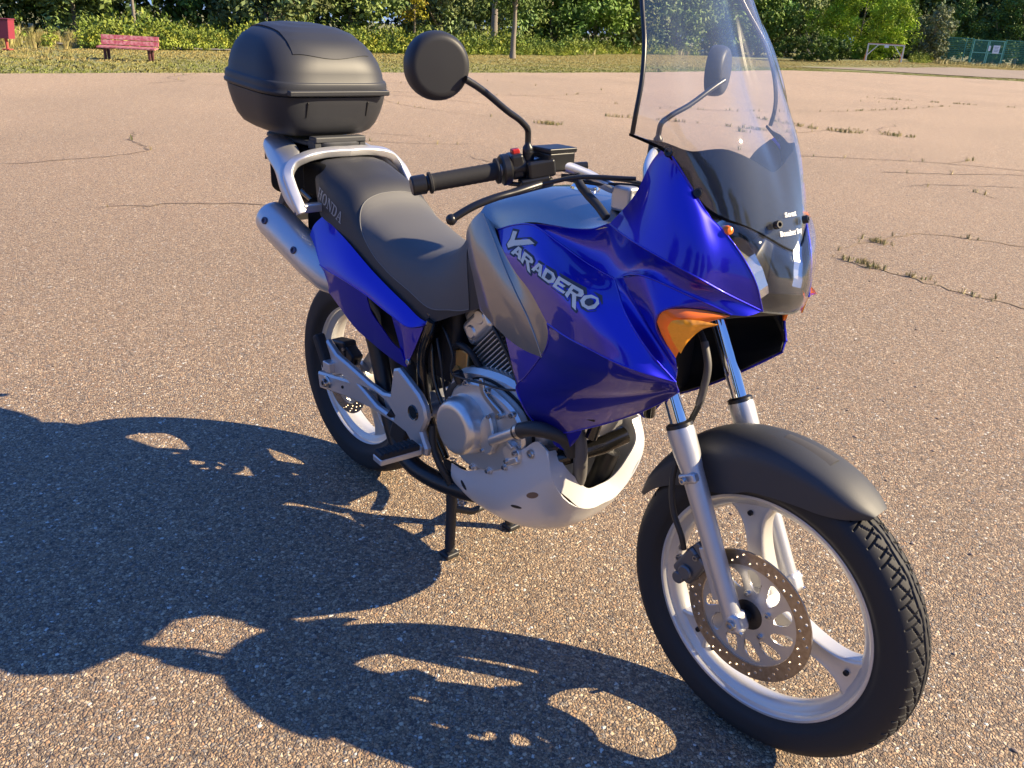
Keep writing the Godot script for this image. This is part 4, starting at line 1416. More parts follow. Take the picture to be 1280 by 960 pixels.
func engine() -> void:
	var b := MB.new()
	# crankcase: main body and the stepped outer cover
	b.plate(smooth2(P2([0.53, 0.45, 0.55, 0.36, 0.62, 0.315, 0.74, 0.325, 0.86, 0.38, 0.93, 0.46, 0.92, 0.54, 0.83, 0.595, 0.70, 0.60, 0.58, 0.56]), 4), at(0, 0, -0.14), 0.26, 0.012)
	var e := part("engine", b.mesh(), M.alloy, bike)
	b = MB.new()
	b.plate(smooth2(P2([0.59, 0.45, 0.60, 0.385, 0.655, 0.352, 0.75, 0.357, 0.835, 0.405, 0.875, 0.475, 0.85, 0.54, 0.78, 0.573, 0.68, 0.575, 0.61, 0.53]), 5), at(0, 0, 0.118), 0.034, 0.007)
	part("crankcase_cover", b.mesh(), M.alloy, e)
	b = MB.new()
	b.plate(smooth2(P2([0.585, 0.45, 0.595, 0.382, 0.654, 0.347, 0.751, 0.352, 0.838, 0.402, 0.880, 0.475, 0.854, 0.543, 0.782, 0.578, 0.679, 0.580, 0.606, 0.533]), 5), at(0, 0, 0.119), 0.004, 0.0005)
	part("gasket", b.mesh(), M.flat_black, e)
	for q in [[0.606, 0.500], [0.640, 0.372], [0.700, 0.351], [0.760, 0.366], [0.818, 0.402], [0.858, 0.470], [0.832, 0.543], [0.742, 0.571], [0.665, 0.566]]:
		b = MB.new()
		b.lathe([Vector2(0.0095, 0.0), Vector2(0.009, 0.018), Vector2(0.0, 0.018)], axis(Vector3(q[0], q[1], 0.138), Vector3(0, 0, 1)), 16)
		var boss := part("bolt_boss", b.mesh(), M.alloy, e)
		bolt(boss, Vector3(q[0], q[1], 0.156), Vector3(0, 0, 1), 0.0062, 0.006)
	b = MB.new()
	b.tube(cr(P([0.50, 0.655, 0.10, 0.54, 0.64, 0.115, 0.57, 0.60, 0.12, 0.56, 0.55, 0.115, 0.60, 0.53, 0.11])), 0.0035, 8)
	b.tube(cr(P([0.49, 0.62, 0.11, 0.52, 0.575, 0.12, 0.53, 0.50, 0.115, 0.56, 0.44, 0.12])), 0.004, 8)
	b.tube(cr(P([0.705, 0.715, 0.11, 0.745, 0.685, 0.115, 0.778, 0.64, 0.11, 0.80, 0.60, 0.11])), 0.0045, 8)
	part("wiring", b.mesh(), M.hose, e).set_meta("kind", "stuff")
	b = MB.new()
	b.lathe([Vector2(0.0, 0.052), Vector2(0.050, 0.052), Vector2(0.060, 0.0505), Vector2(0.0665, 0.046), Vector2(0.071, 0.036), Vector2(0.075, 0.014), Vector2(0.078, 0.0)], axis(Vector3(0.672, 0.459, 0.150), Vector3(0, 0, 1)), 56, 0, TAU, 0.8)
	var cl := part("clutch_cover", b.mesh(), M.alloy, e)
	b = MB.new()
	b.plate(smooth2(P2([0.765, 0.525, 0.785, 0.49, 0.79, 0.445, 0.775, 0.42, 0.752, 0.418, 0.738, 0.45, 0.742, 0.50]), 5), at(0, 0, 0.150), 0.020, 0.004)
	var sm := part("oil_filter_cover", b.mesh(), M.alloy, e)
	for q in [[0.768, 0.520], [0.783, 0.455], [0.752, 0.424]]: bolt(sm, Vector3(q[0], q[1], 0.170), Vector3(0, 0, 1), 0.0055, 0.004)
	b = MB.new()
	b.lathe([Vector2(0, 0.03), Vector2(0.012, 0.03), Vector2(0.014, 0.026), Vector2(0.014, 0.0)], axis(Vector3(0.628, 0.552, 0.14), Vector3(-0.3, 1, 0.2)), 18)
	part("oil_filler_cap", b.mesh(), M.satin, e)
	# clutch arm and cable
	b = MB.new()
	b.plate(smooth2(P2([0.722, 0.600, 0.732, 0.602, 0.742, 0.575, 0.772, 0.555, 0.806, 0.535, 0.803, 0.524, 0.768, 0.540, 0.734, 0.560, 0.722, 0.580]), 3), at(0, 0, 0.156), 0.007, 0.002)
	b.tube(P([0.800, 0.531, 0.14, 0.800, 0.531, 0.17]), 0.007, 12)
	part("clutch_arm", b.mesh(), M.steel, e)
	b = MB.new()
	b.tube(cr(P([0.63, 0.575, 0.16, 0.69, 0.585, 0.165, 0.73, 0.592, 0.165, 0.82, 0.605, 0.16, 0.90, 0.63, 0.14])), 0.003, 8)
	part("clutch_cable", b.mesh(), M.hose, e)
	# water pump pipe
	b = MB.new()
	b.tube(P([0.79, 0.463, 0.165, 0.80, 0.474, 0.18, 0.885, 0.532, 0.18]), PackedFloat32Array([0.010, 0.0135, 0.0135]), 18)
	b.lathe([Vector2(0, 0.02), Vector2(0.024, 0.02), Vector2(0.028, 0.014), Vector2(0.03, 0)], axis(Vector3(0.845, 0.452, 0.145), Vector3(0.1, 0, 1)), 24)
	b.rbox(at(0.852, 0.435, 0.158, Basis(Vector3(0, 0, 1), 0.6)), Vector3(0.022, 0.008, 0.010), 0.004)
	b.rbox(at(0.835, 0.475, 0.160, Basis(Vector3(0, 0, 1), -0.5)), Vector3(0.018, 0.007, 0.008), 0.003)
	part("water_pump", b.mesh(), M.alloy, e)
	bolt(e, Vector3(0.862, 0.462, 0.168), Vector3(0, 0, 1), 0.006, 0.005)
	bolt(e, Vector3(0.836, 0.430, 0.168), Vector3(0, 0, 1), 0.006, 0.005)
	b = MB.new()
	b.tube(cr(P([0.878, 0.527, 0.18, 0.92, 0.552, 0.182, 0.96, 0.560, 0.17, 0.985, 0.545, 0.14, 0.99, 0.50, 0.11])), 0.0175, 18)
	part("coolant_hose", b.mesh(), M.hose, e)
	b = MB.new()
	b.lathe([Vector2(0.0178, -0.005), Vector2(0.0192, -0.005), Vector2(0.0192, 0.005), Vector2(0.0178, 0.005)], axis(Vector3(0.889, 0.534, 0.18), Vector3(0.83, 0.55, 0)), 24)
	part("hose_clip", b.mesh(), M.steel, e)
	# rear cylinder, tilted back, with its fins
	var up := Vector3(-0.66, 0.75, 0).normalized()
	var ac := Vector3(0.75, 0.75, 0).normalized()
	var base := Vector3(0.715, 0.565, 0.0)
	var bs := Basis(ac, up, ac.cross(up))
	b = MB.new()
	b.rbox(Transform3D(bs, base + up * 0.055), Vector3(0.040, 0.075, 0.052), 0.012)
	var cyl := part("cylinder", b.mesh(), mat(lin(0.06, 0.06, 0.065), 0.5, 0.4), e)
	for k in 12:
		b = MB.new()
		var grow := 1.0 - 0.012 * absf(k - 5)
		b.rbox(Transform3D(bs, base + up * (-0.004 + 0.0108 * k) + ac * 0.004), Vector3(0.064 * grow, 0.0016, 0.088), 0.0014)
		part("cooling_fin", b.mesh(), M.alloy, cyl)
	b = MB.new()
	b.rbox(Transform3D(bs, base + up * 0.158), Vector3(0.058, 0.033, 0.084), 0.016)
	b.rbox(Transform3D(bs, base + up * 0.198), Vector3(0.050, 0.018, 0.068), 0.013)
	b.lathe([Vector2(0, 0.010), Vector2(0.014, 0.010), Vector2(0.018, 0.006), Vector2(0.019, -0.01)], axis(base + up * 0.155 + ac * -0.026 + Vector3(0, 0, 0.078), Vector3(0, 0, 1)), 22)
	b.lathe([Vector2(0, 0.010), Vector2(0.016, 0.010), Vector2(0.020, 0.006), Vector2(0.021, -0.01)], axis(base + up * 0.168 + ac * 0.026 + Vector3(0, 0, 0.076), Vector3(0, 0, 1)), 22)
	var hd := part("cylinder_head", b.mesh(), M.alloy, e)
	bolt(hd, base + up * 0.172 + ac * 0.0 + Vector3(0, 0, 0.077), Vector3(0, 0, 1), 0.007, 0.005)
	bolt(hd, base + up * 0.132 + ac * -0.038 + Vector3(0, 0, 0.078), Vector3(0, 0, 1), 0.0055, 0.005)
	# plug lead, rubber elbow, carburettor behind
	b = MB.new()
	b.tube(cr(P([0.53, 0.60, 0.085, 0.57, 0.625, 0.10, 0.615, 0.62, 0.102, 0.65, 0.585, 0.095])), 0.0085, 12)
	part("plug_lead", b.mesh(), M.flat_black, e)
	b = MB.new()
	b.tube(cr(P([0.55, 0.475, 0.10, 0.575, 0.515, 0.10, 0.635, 0.552, 0.09, 0.67, 0.575, 0.08])), 0.023, 18)
	part("breather_hose", b.mesh(), M.hose, e)
	b = MB.new()
	b.rbox(at(0.545, 0.56, 0.05), Vector3(0.035, 0.045, 0.03), 0.008)
	b.lathe([Vector2(0, 0.03), Vector2(0.022, 0.03), Vector2(0.025, 0.02), Vector2(0.025, -0.02)], axis(Vector3(0.545, 0.525, 0.06), Vector3(-0.2, 0.3, 1)), 20)
	part("carburettor", b.mesh(), M.brass, e)
	b = MB.new()
	b.rbox(at(0.56, 0.63, -0.02), Vector3(0.14, 0.07, 0.06), 0.02)
	b.rbox(at(0.44, 0.60, 0.0), Vector3(0.10, 0.11, 0.085), 0.02)
	b.rbox(at(0.62, 0.69, 0.0), Vector3(0.10, 0.04, 0.045), 0.015)
	part("air_box", b.mesh(), M.flat_black, e)
	# front cylinder, radiator and its hoses, seen under the fairing
	b = MB.new()
	var up2 := Vector3(0.72, 0.69, 0).normalized()
	b.rbox(Transform3D(Basis(Vector3(up2.y, -up2.x, 0), up2, Vector3(0, 0, -1)), Vector3(0.90, 0.60, 0)), Vector3(0.05, 0.10, 0.075), 0.015)
	part("front_cylinder", b.mesh(), mat(lin(0.06, 0.06, 0.065), 0.5, 0.4), e)
	for s in [1.0, -1.0]:
		b = MB.new()
		b.rbox(at(1.06, 0.70, 0.115 * s, Basis(Vector3(0, 1, 0), 0.25 * s)), Vector3(0.014, 0.075, 0.05), 0.004)
		part("radiator", b.mesh(), M.flat_black, e)
	b = MB.new()
	b.tube(cr(P([0.975, 0.585, 0.10, 0.998, 0.555, 0.108, 1.005, 0.49, 0.10, 0.985, 0.425, 0.075, 0.955, 0.375, 0.05])), 0.0165, 18)
	part("radiator_hose", b.mesh(), M.grey_hose, e)
	b = MB.new()
	b.tube(P([0.955, 0.475, 0.125, 1.005, 0.50, 0.03, 1.02, 0.515, -0.03]), 0.021, 20)
	part("exhaust_pipe", b.mesh(), mat(lin(0.07, 0.065, 0.06), 0.22, 0.9), e)
	b = MB.new()
	b.tube(cr(P([0.94, 0.50, 0.13, 0.945, 0.47, 0.135, 0.94, 0.44, 0.13])), PackedFloat32Array([0.017, 0.017, 0.017, 0.017, 0.017, 0.017, 0.017, 0.017, 0.017, 0.017, 0.017, 0.017, 0.017, 0.017, 0.017, 0.017, 0.017]), 16)
	part("exhaust_joint", b.mesh(), M.rust, e)
	b = MB.new()
	b.tube(cr(P([0.96, 0.44, -0.06, 0.93, 0.33, -0.03, 0.86, 0.285, 0.03, 0.72, 0.242, 0.07, 0.60, 0.222, 0.105, 0.50, 0.216, 0.122, 0.42, 0.222, 0.128, 0.355, 0.250, 0.128, 0.30, 0.33, 0.125, 0.25, 0.46, 0.120, 0.20, 0.58, 0.125, 0.14, 0.64, 0.140])), 0.026, 20)
	part("exhaust_header", b.mesh(), M.satin, e)

func chassis() -> void:
	# frame tubes
	var b := MB.new()
	for s in [1.0, -1.0]:
		b.tube(cr(mz(P([0.494, 0.672, 0.128, 0.486, 0.645, 0.130, 0.463, 0.59, 0.130, 0.452, 0.50, 0.125, 0.47, 0.40, 0.12, 0.52, 0.28, 0.10]), s)), 0.0155, 14)
		b.tube(cr(mz(P([1.10, 0.90, 0.03, 1.00, 0.84, 0.07, 0.80, 0.79, 0.09, 0.50, 0.73, 0.09]), s)), 0.015, 14)
		b.tube(cr(mz(P([1.08, 0.86, 0.02, 1.05, 0.70, 0.07, 1.03, 0.55, 0.10]), s)), 0.014, 12)
		b.tube(mz(P([0.48, 0.68, 0.115, 0.10, 0.80, 0.10, -0.2, 0.88, 0.09]), s), 0.013, 12)
	b.tube(cr(P([0.475, 0.60, 0.115, 0.50, 0.50, 0.12, 0.56, 0.40, 0.11, 0.60, 0.33, 0.09])), 0.006, 8)
	part("frame", b.mesh(), M.gloss_black, bike)
	b = MB.new()
	b.plate(P2([1.118, 0.674, 1.14, 0.665, 1.19, 0.69, 1.205, 0.722, 1.18, 0.73]), at(0, 0, 0.075), 0.06, 0.008)
	var fm := part("fairing_mount", b.mesh(), M.silver, bike)
	bolt(fm, Vector3(1.17, 0.698, 0.135), Vector3(0, 0, 1), 0.012, 0.004, M.flat_black, "rubber_plug")
	# swing arm
	b = MB.new()
	for s in [1.0, -1.0]:
		b.plate(P2([-0.075, 0.345, -0.066, 0.293, 0.10, 0.318, 0.30, 0.335, 0.47, 0.36, 0.49, 0.40, 0.46, 0.43, 0.30, 0.405, 0.10, 0.375]), at(0, 0, 0.112 if s > 0 else -0.142), 0.03, 0.006)
	b.tube(P([0.46, 0.395, -0.14, 0.46, 0.395, 0.14]), 0.026, 16)
	b.rbox(at(0.385, 0.375, 0), Vector3(0.03, 0.03, 0.12), 0.01)
	var sa := part("swing_arm", b.mesh(), M.silver, bike)
	bolt(sa, Vector3(-0.012, 0.331, 0.142), Vector3(0, 0, 1), 0.020, 0.006, M.steel, "axle_washer")
	bolt(sa, Vector3(-0.012, 0.331, 0.148), Vector3(0, 0, 1), 0.013, 0.012, M.steel, "axle_nut")
	bolt(sa, Vector3(0.075, 0.345, 0.142), Vector3(0, 0, 1), 0.005, 0.003, M.flat_black)
	# cast footrest hanger, right side in full, left mirrored
	for s in [1.0, -1.0]:
		b = MB.new()
		var zx := at(0, 0, 0.150) if s > 0 else Transform3D(Basis.from_scale(Vector3(1, 1, -1)), Vector3(0, 0, -0.150))
		var outline := P2([0.380, 0.512, 0.405, 0.522, 0.435, 0.508, 0.495, 0.478, 0.520, 0.452, 0.530, 0.420, 0.518, 0.392, 0.508, 0.374, 0.522, 0.350, 0.533, 0.334, 0.530, 0.312, 0.478, 0.303, 0.466, 0.325, 0.440, 0.345, 0.383, 0.352, 0.290, 0.352, 0.185, 0.385, 0.118, 0.405, 0.075, 0.385, 0.048, 0.398, 0.064, 0.425, 0.052, 0.452, 0.030, 0.488, 0.040, 0.492, 0.090, 0.462, 0.150, 0.452, 0.260, 0.430, 0.330, 0.424, 0.365, 0.432])
		var hole := P2([0.210, 0.406, 0.300, 0.374, 0.380, 0.368, 0.386, 0.378, 0.350, 0.402, 0.290, 0.412])
		b.plate(outline, zx, 0.022, 0.006, [hole])
		var h := part("footrest_hanger", b.mesh(), M.silver, bike)
		b = MB.new()
		b.lathe([Vector2(0, 0.002), Vector2(0.017, 0.002), Vector2(0.020, 0.004), Vector2(0.022, 0.0)], axis(Vector3(0.475, 0.420, 0.172 * s), Vector3(0, 0, s)), 24)
		part("pivot_cap", b.mesh(), M.gloss_black, h)
		b = MB.new()   # rider's peg with rubber top
		var pb := Basis(Vector3(0, 1, 0), -0.10 * s)
		b.rbox(at(0.498, 0.326, 0.238 * s, pb), Vector3(0.022, 0.009, 0.062), 0.004)
		b.rbox(at(0.498, 0.320, 0.165 * s), Vector3(0.012, 0.010, 0.022), 0.004)
		var pg := part("footpeg", b.mesh(), M.silver, h)
		b = MB.new()
		b.rbox(at(0.498, 0.340, 0.240 * s, pb), Vector3(0.021, 0.009, 0.058), 0.005)
		for k in 7: b.rbox(at(0.498, 0.349, (0.195 + 0.015 * k) * s, pb), Vector3(0.018, 0.003, 0.004), 0.002)
		part("peg_rubber", b.mesh(), M.rubber, pg)
		bolt(h, Vector3(0.505, 0.330, 0.172 * s), Vector3(0, 0, s), 0.010, 0.008)
		b = MB.new()   # folded pillion peg
		b.rbox(at(0.066, 0.418, 0.178 * s), Vector3(0.018, 0.016, 0.014), 0.004)
		part("pillion_peg_bracket", b.mesh(), M.silver, h)
		b = MB.new()
		b.rbox(at(0.022, 0.452, 0.172 * s, Basis(Vector3(0, 0, 1), deg_to_rad(32))), Vector3(0.015, 0.052, 0.016), 0.008)
		part("pillion_peg", b.mesh(), M.rubber, h)
	b = MB.new()
	b.rbox(at(0.40, 0.335, 0.150, Basis(Vector3(0, 0, 1), deg_to_rad(-20))), Vector3(0.035, 0.045, 0.020), 0.010)
	b.lathe([Vector2(0, 0.03), Vector2(0.014, 0.03), Vector2(0.016, 0.0)], axis(Vector3(0.375, 0.362, 0.15), Vector3(-0.6, 0.5, 0.5)), 16)
	part("master_cylinder", b.mesh(), M.flat_black, bike)
	b = MB.new()
	b.tube(cr(P([0.515, 0.39, 0.14, 0.53, 0.33, 0.145, 0.56, 0.28, 0.14, 0.575, 0.24, 0.125, 0.58, 0.20, 0.12])), 0.010, 12)
	part("side_hose", b.mesh(), M.hose, bike)
	# centre stand
	b = MB.new()
	for s in [1.0, -1.0]:
		b.tube(mz(P([0.545, 0.245, 0.094, 0.556, 0.15, 0.10, 0.566, 0.035, 0.111, 0.570, 0.014, 0.113]), s), PackedFloat32Array([0.017, 0.0155, 0.0145, 0.014]), 14)
		b.rbox(at(0.572, 0.008, 0.117 * s), Vector3(0.020, 0.008, 0.022), 0.005)
		b.tube(mz(P([0.556, 0.14, 0.10, 0.56, 0.105, 0.03, 0.56, 0.105, 0.0]), s), 0.010, 12)
		b.plate(P2([0.50, 0.27, 0.60, 0.28, 0.575, 0.19, 0.53, 0.19]), at(0, 0, 0.086 if s > 0 else -0.092), 0.006)
	part("centre_stand", b.mesh(), mat(lin(0.022, 0.022, 0.023), 0.5), bike)
	b = MB.new()   # stand tang on the left, catching the sun
	b.tube(cr(P([0.556, 0.13, -0.10, 0.52, 0.11, -0.16, 0.48, 0.10, -0.21])), 0.010, 12)
	b.rbox(at(0.468, 0.105, -0.225), Vector3(0.018, 0.006, 0.025), 0.004)
	part("stand_tang", b.mesh(), M.silver, bike)
	b = MB.new()   # spring of the stand
	var hel := PackedVector3Array()
	for k in 160: hel.append(Vector3(0.50 + 0.0003 * k, 0.26 - 0.0009 * k, 0.055) + Vector3(cos(k * 0.6), 0, sin(k * 0.6)) * 0.008)
	b.tube(hel, 0.002, 6)
	part("stand_spring", b.mesh(), M.steel, bike)
	# side stand, folded up along the left
	b = MB.new()
	b.tube(cr(P([0.52, 0.24, -0.13, 0.40, 0.20, -0.16, 0.28, 0.19, -0.165])), 0.011, 12)
	part("side_stand", b.mesh(), M.satin, bike)
	# muffler on the right
	b = MB.new()
	var mo := Vector3(-0.247, 0.812, 0.187)
	var md := Vector3(0.075, 0.668, 0.150) - mo
	var L := md.length()
	b.lathe([Vector2(0, -0.004), Vector2(0.020, -0.004), Vector2(0.040, 0.0), Vector2(0.050, 0.012), Vector2(0.0545, 0.032), Vector2(0.056, 0.07), Vector2(0.0565, L * 0.7), Vector2(0.048, L * 0.92), Vector2(0.03, L * 1.04), Vector2(0.022, L * 1.06)], axis(mo, md), 48, 0, TAU, 0.8)
	var mf := part("muffler", b.mesh(), M.silver, bike)
	for q in [0.055, 0.205]:
		var mid: Vector3 = mo + md.normalized() * q
		var out := (Vector3(0.55, 0.25, 0.95) - md.normalized() * Vector3(0.55, 0.25, 0.95).dot(md.normalized())).normalized()
		bolt(mf, mid + out * 0.0565, out, 0.011, 0.004, mat(lin(0.09, 0.08, 0.12), 0.35, 0.8))

func skid_plate() -> void:
	var half := [
		P([0.585, 0.302, 0.128, 0.590, 0.270, 0.132, 0.598, 0.232, 0.112, 0.602, 0.222, 0.06, 0.602, 0.220, 0.0]),
		P([0.640, 0.308, 0.134, 0.645, 0.265, 0.138, 0.655, 0.218, 0.112, 0.660, 0.208, 0.06, 0.660, 0.206, 0.0]),
		P([0.712, 0.345, 0.142, 0.715, 0.280, 0.144, 0.725, 0.214, 0.110, 0.73, 0.203, 0.06, 0.73, 0.201, 0.0]),
		P([0.800, 0.404, 0.150, 0.810, 0.300, 0.149, 0.815, 0.222, 0.105, 0.82, 0.208, 0.055, 0.82, 0.206, 0.0]),
		P([0.880, 0.478, 0.153, 0.885, 0.350, 0.152, 0.895, 0.248, 0.098, 0.90, 0.231, 0.05, 0.90, 0.229, 0.0]),
		P([0.922, 0.512, 0.154, 0.935, 0.400, 0.156, 0.955, 0.285, 0.090, 0.958, 0.272, 0.045, 0.958, 0.270, 0.0]),
		P([0.960, 0.505, 0.160, 0.985, 0.435, 0.158, 1.000, 0.345, 0.070, 1.003, 0.335, 0.035, 1.003, 0.335, 0.0])]
	var rows := []
	for h in half:
		var r: PackedVector3Array = h.duplicate()
		for k in range(h.size() - 2, -1, -1): r.append(h[k] * Vector3(1, 1, -1))
		rows.append(r)
	var G := refine(rows, 5, 5)
	var b := MB.new()
	b.shell(G, 0.004, Vector3(0, -1, 0.0))
	# the bent-in front flange
	var fl := []
	for pair in [[P([0.960, 0.505, 0.160]), P([0.958, 0.500, 0.133])], [P([0.985, 0.435, 0.158]), P([0.985, 0.462, 0.122])], [P([0.9945, 0.385, 0.115]), P([0.992, 0.425, 0.088])], [P([1.000, 0.345, 0.070]), P([0.988, 0.388, 0.05])], [P([1.003, 0.335, 0.035]), P([0.985, 0.378, 0.03])], [P([1.003, 0.335, 0.0]), P([0.985, 0.377, 0.0])]]:
		fl.append(PackedVector3Array([pair[0][0], pair[1][0]]))
	var full := fl.duplicate()
	for k in range(fl.size() - 2, -1, -1): full.append(PackedVector3Array([fl[k][0] * Vector3(1, 1, -1), fl[k][1] * Vector3(1, 1, -1)]))
	b.shell(refine(full, 4, 3), 0.004, Vector3(1, 0, 0))
	var m := mat(lin(0.66, 0.655, 0.645), 0.34, 0.25, 0.4)
	var sk := part("bash_plate", b.mesh(), m, bike)
	bolt(sk, Vector3(0.905, 0.475, 0.157), Vector3(0, 0, 1), 0.011, 0.005)
	bolt(sk, Vector3(0.905, 0.475, -0.157), Vector3(0, 0, -1), 0.011, 0.005)
	# recessed drain openings
	for q in [[0.914, 0.369, 0.022, 0.0085, 0.55], [0.856, 0.307, 0.018, 0.005, 0.2], [0.650, 0.270, 0.015, 0.007, -0.6]]:
		b = MB.new()
		var ov := PackedVector2Array()
		for k in 16: ov.append(Vector2(cos(TAU * k / 16) * q[2], sin(TAU * k / 16) * q[3]).rotated(q[4]))
		var zc := side_z(G, q[0], q[1])
		var nrm := Vector3(side_z(G, q[0] - 0.01, q[1]) - side_z(G, q[0] + 0.01, q[1]), side_z(G, q[0], q[1] - 0.01) - side_z(G, q[0], q[1] + 0.01), 0.02).normalized()
		var tx := (Vector3(1, 0, 0) - nrm * nrm.x).normalized()
		b.plate(ov, Transform3D(Basis(tx, nrm.cross(tx), nrm), Vector3(q[0], q[1], zc) - nrm * 0.003), 0.0038, 0.0008)
		part("drain_opening", b.mesh(), M.rust if q[2] > 0.02 else M.flat_black, sk)

func sym_rows(half: Array) -> Array:   # rows from the right edge to the middle (z = 0 last), mirrored to the left
	var rows := []
	for h in half:
		var r: PackedVector3Array = h.duplicate()
		for k in range(h.size() - 2, -1, -1): r.append(h[k] * Vector3(1, 1, -1))
		rows.append(r)
	return rows

func seat_and_tail() -> void:
	# pillion part and sides
	var half := [
		P([-0.066, 0.862, 0.120, -0.072, 0.915, 0.122, -0.082, 0.958, 0.114, -0.088, 0.982, 0.094, -0.086, 0.990, 0.05, -0.086, 0.992, 0.0]),
		P([-0.030, 0.842, 0.134, -0.035, 0.885, 0.134, -0.042, 0.948, 0.124, -0.048, 0.978, 0.098, -0.050, 0.988, 0.05, -0.050, 0.990, 0.0]),
		P([0.040, 0.826, 0.140, 0.035, 0.868, 0.138, 0.028, 0.925, 0.127, 0.022, 0.958, 0.100, 0.020, 0.968, 0.05, 0.020, 0.971, 0.0]),
		P([0.115, 0.801, 0.141, 0.112, 0.840, 0.138, 0.108, 0.895, 0.126, 0.104, 0.930, 0.098, 0.102, 0.944, 0.05, 0.102, 0.947, 0.0]),
		P([0.190, 0.770, 0.141, 0.188, 0.805, 0.137, 0.180, 0.840, 0.128, 0.172, 0.868, 0.105, 0.168, 0.884, 0.05, 0.168, 0.888, 0.0]),
		P([0.260, 0.738, 0.140, 0.258, 0.775, 0.135, 0.250, 0.815, 0.126, 0.245, 0.842, 0.105, 0.243, 0.856, 0.05, 0.243, 0.859, 0.0]),
		P([0.390, 0.688, 0.135, 0.385, 0.735, 0.131, 0.380, 0.785, 0.120, 0.375, 0.815, 0.095, 0.373, 0.830, 0.045, 0.373, 0.833, 0.0]),
		P([0.470, 0.664, 0.127, 0.470, 0.720, 0.126, 0.468, 0.785, 0.114, 0.466, 0.820, 0.088, 0.465, 0.836, 0.04, 0.465, 0.838, 0.0]),
		P([0.560, 0.700, 0.124, 0.560, 0.755, 0.126, 0.556, 0.825, 0.116, 0.552, 0.868, 0.088, 0.550, 0.882, 0.04, 0.550, 0.884, 0.0]),
		P([0.625, 0.730, 0.122, 0.625, 0.790, 0.126, 0.610, 0.870, 0.120, 0.598, 0.925, 0.094, 0.592, 0.948, 0.045, 0.590, 0.953, 0.0]),
		P([0.668, 0.752, 0.120, 0.655, 0.825, 0.124, 0.632, 0.900, 0.118, 0.615, 0.955, 0.092, 0.606, 0.978, 0.045, 0.604, 0.982, 0.0])]
	var G := refine(sym_rows(half), 6, 4)
	var b := MB.new()
	b.shell(G, 0.012, Vector3(0, 1, 0.0))
	# closing faces at tail and nose
	for e in [0, G.size() - 1]:
		var low := PackedVector3Array()
		var nv: int = G[e].size()
		for j in nv: low.append(Vector3(G[e][j].x + (0.01 if e == 0 else -0.01), 0.86 if e == 0 else 0.76, G[e][j].z * 0.8))
		b.grid([G[e], low], false, false, Vector3(-1 if e == 0 else 1, 0, 0))
	var seat := part("seat", b.mesh(), M.seat, bike)
	# the paler rider's pad, 2 mm proud of the cover
	var rows := []
	for m in 49:
		var row := PackedVector3Array()
		var t := pow(m / 48.0, 2.0)
		var fi := 20.5 + t * 34.4
		var i := int(fi)
		for k in 17:
			var w := -1.0 + k / 8.0
			var nv: int = G[i].size()
			var f := (0.5 + 0.5 * w * lo_frac(t)) * (nv - 1)
			var j := clampi(int(f), 0, nv - 2)
			var q: Vector3 = G[i][j].lerp(G[i][j + 1], f - j).lerp(G[i + 1][j].lerp(G[i + 1][j + 1], f - j), fi - i)
			row.append(q + Vector3(0, 0.0022, 0.0022 * signf(q.z)))
		rows.append(row)
	b = MB.new()
	b.shell(rows, 0.004, Vector3(0, 1, 0))
	var pad := part("seat_pad", b.mesh(), M.seat_grey, seat, "paler grey rider's pad of the seat")
	var line := PackedVector3Array()
	for r in rows: line.append(r[0])
	var other := PackedVector3Array()
	for r in rows: other.append(r[16])
	line.reverse()
	for q in rows[0]: line.append(q)
	for q in other: line.append(q)
	b = MB.new()
	b.tube(line, 0.0012, 6)
	part("seat_piping", b.mesh(), M.thread, pad)
	# lettering along the right flank and the left one
	for s in [1.0, -1.0]:
		b = MB.new()
		var tm := TextMesh.new()
		var sf := SystemFont.new()
		sf.font_names = PackedStringArray(["Droid Serif"])
		sf.font_weight = 700
		tm.font = sf
		tm.text = "HONDA"
		tm.font_size = 64
		tm.depth = 0.0
		tm.pixel_size = 0.01
		var arr := tm.surface_get_arrays(0)
		var vv: PackedVector3Array = arr[Mesh.ARRAY_VERTEX]
		var ii: PackedInt32Array = arr[Mesh.ARRAY_INDEX]
		var lo := Vector3(1e9, 1e9, 0)
		var hi := -lo
		for q in vv: lo = lo.min(q); hi = hi.max(q)
		var nv := PackedVector3Array()
		var nn := PackedVector3Array()
		var uu := PackedVector2Array()
		for q in vv:
			var u := (q.x - lo.x) / (hi.x - lo.x)
			if s < 0: u = 1 - u
			var w := (q.y - lo.y) / (hi.y - lo.y)
			var a := Vector2(-0.044, 0.895).lerp(Vector2(0.086, 0.840), u) + Vector2(0.010, 0.030) * w
			nv.append(Vector3(a.x, a.y, 0)); nn.append(Vector3(0, 0, s)); uu.append(Vector2(u, w))
		for k in nv.size():
			var zz := side_z(G, nv[k].x, nv[k].y)
			nv[k] = Vector3(nv[k].x, nv[k].y, (zz + 0.0012) * s)
		b.raw(nv, nn, uu, ii)
		part("seat_lettering", b.mesh(), M.print_grey, seat)
	# side cowls
	for s in [1.0, -1.0]:
		var hint := Vector3(0, 0.1, s)
		b = MB.new()
		# upper band
		var T := mz(P([-0.015, 0.844, 0.135, 0.129, 0.803, 0.147, 0.261, 0.746, 0.148, 0.400, 0.694, 0.144, 0.467, 0.667, 0.136, 0.484, 0.667, 0.134]), s)
		var C := mz(P([-0.049, 0.776, 0.165, 0.014, 0.731, 0.185, 0.080, 0.717, 0.188, 0.167, 0.710, 0.188, 0.271, 0.690, 0.180, 0.374, 0.662, 0.172, 0.444, 0.647, 0.163, 0.484, 0.660, 0.150]), s)
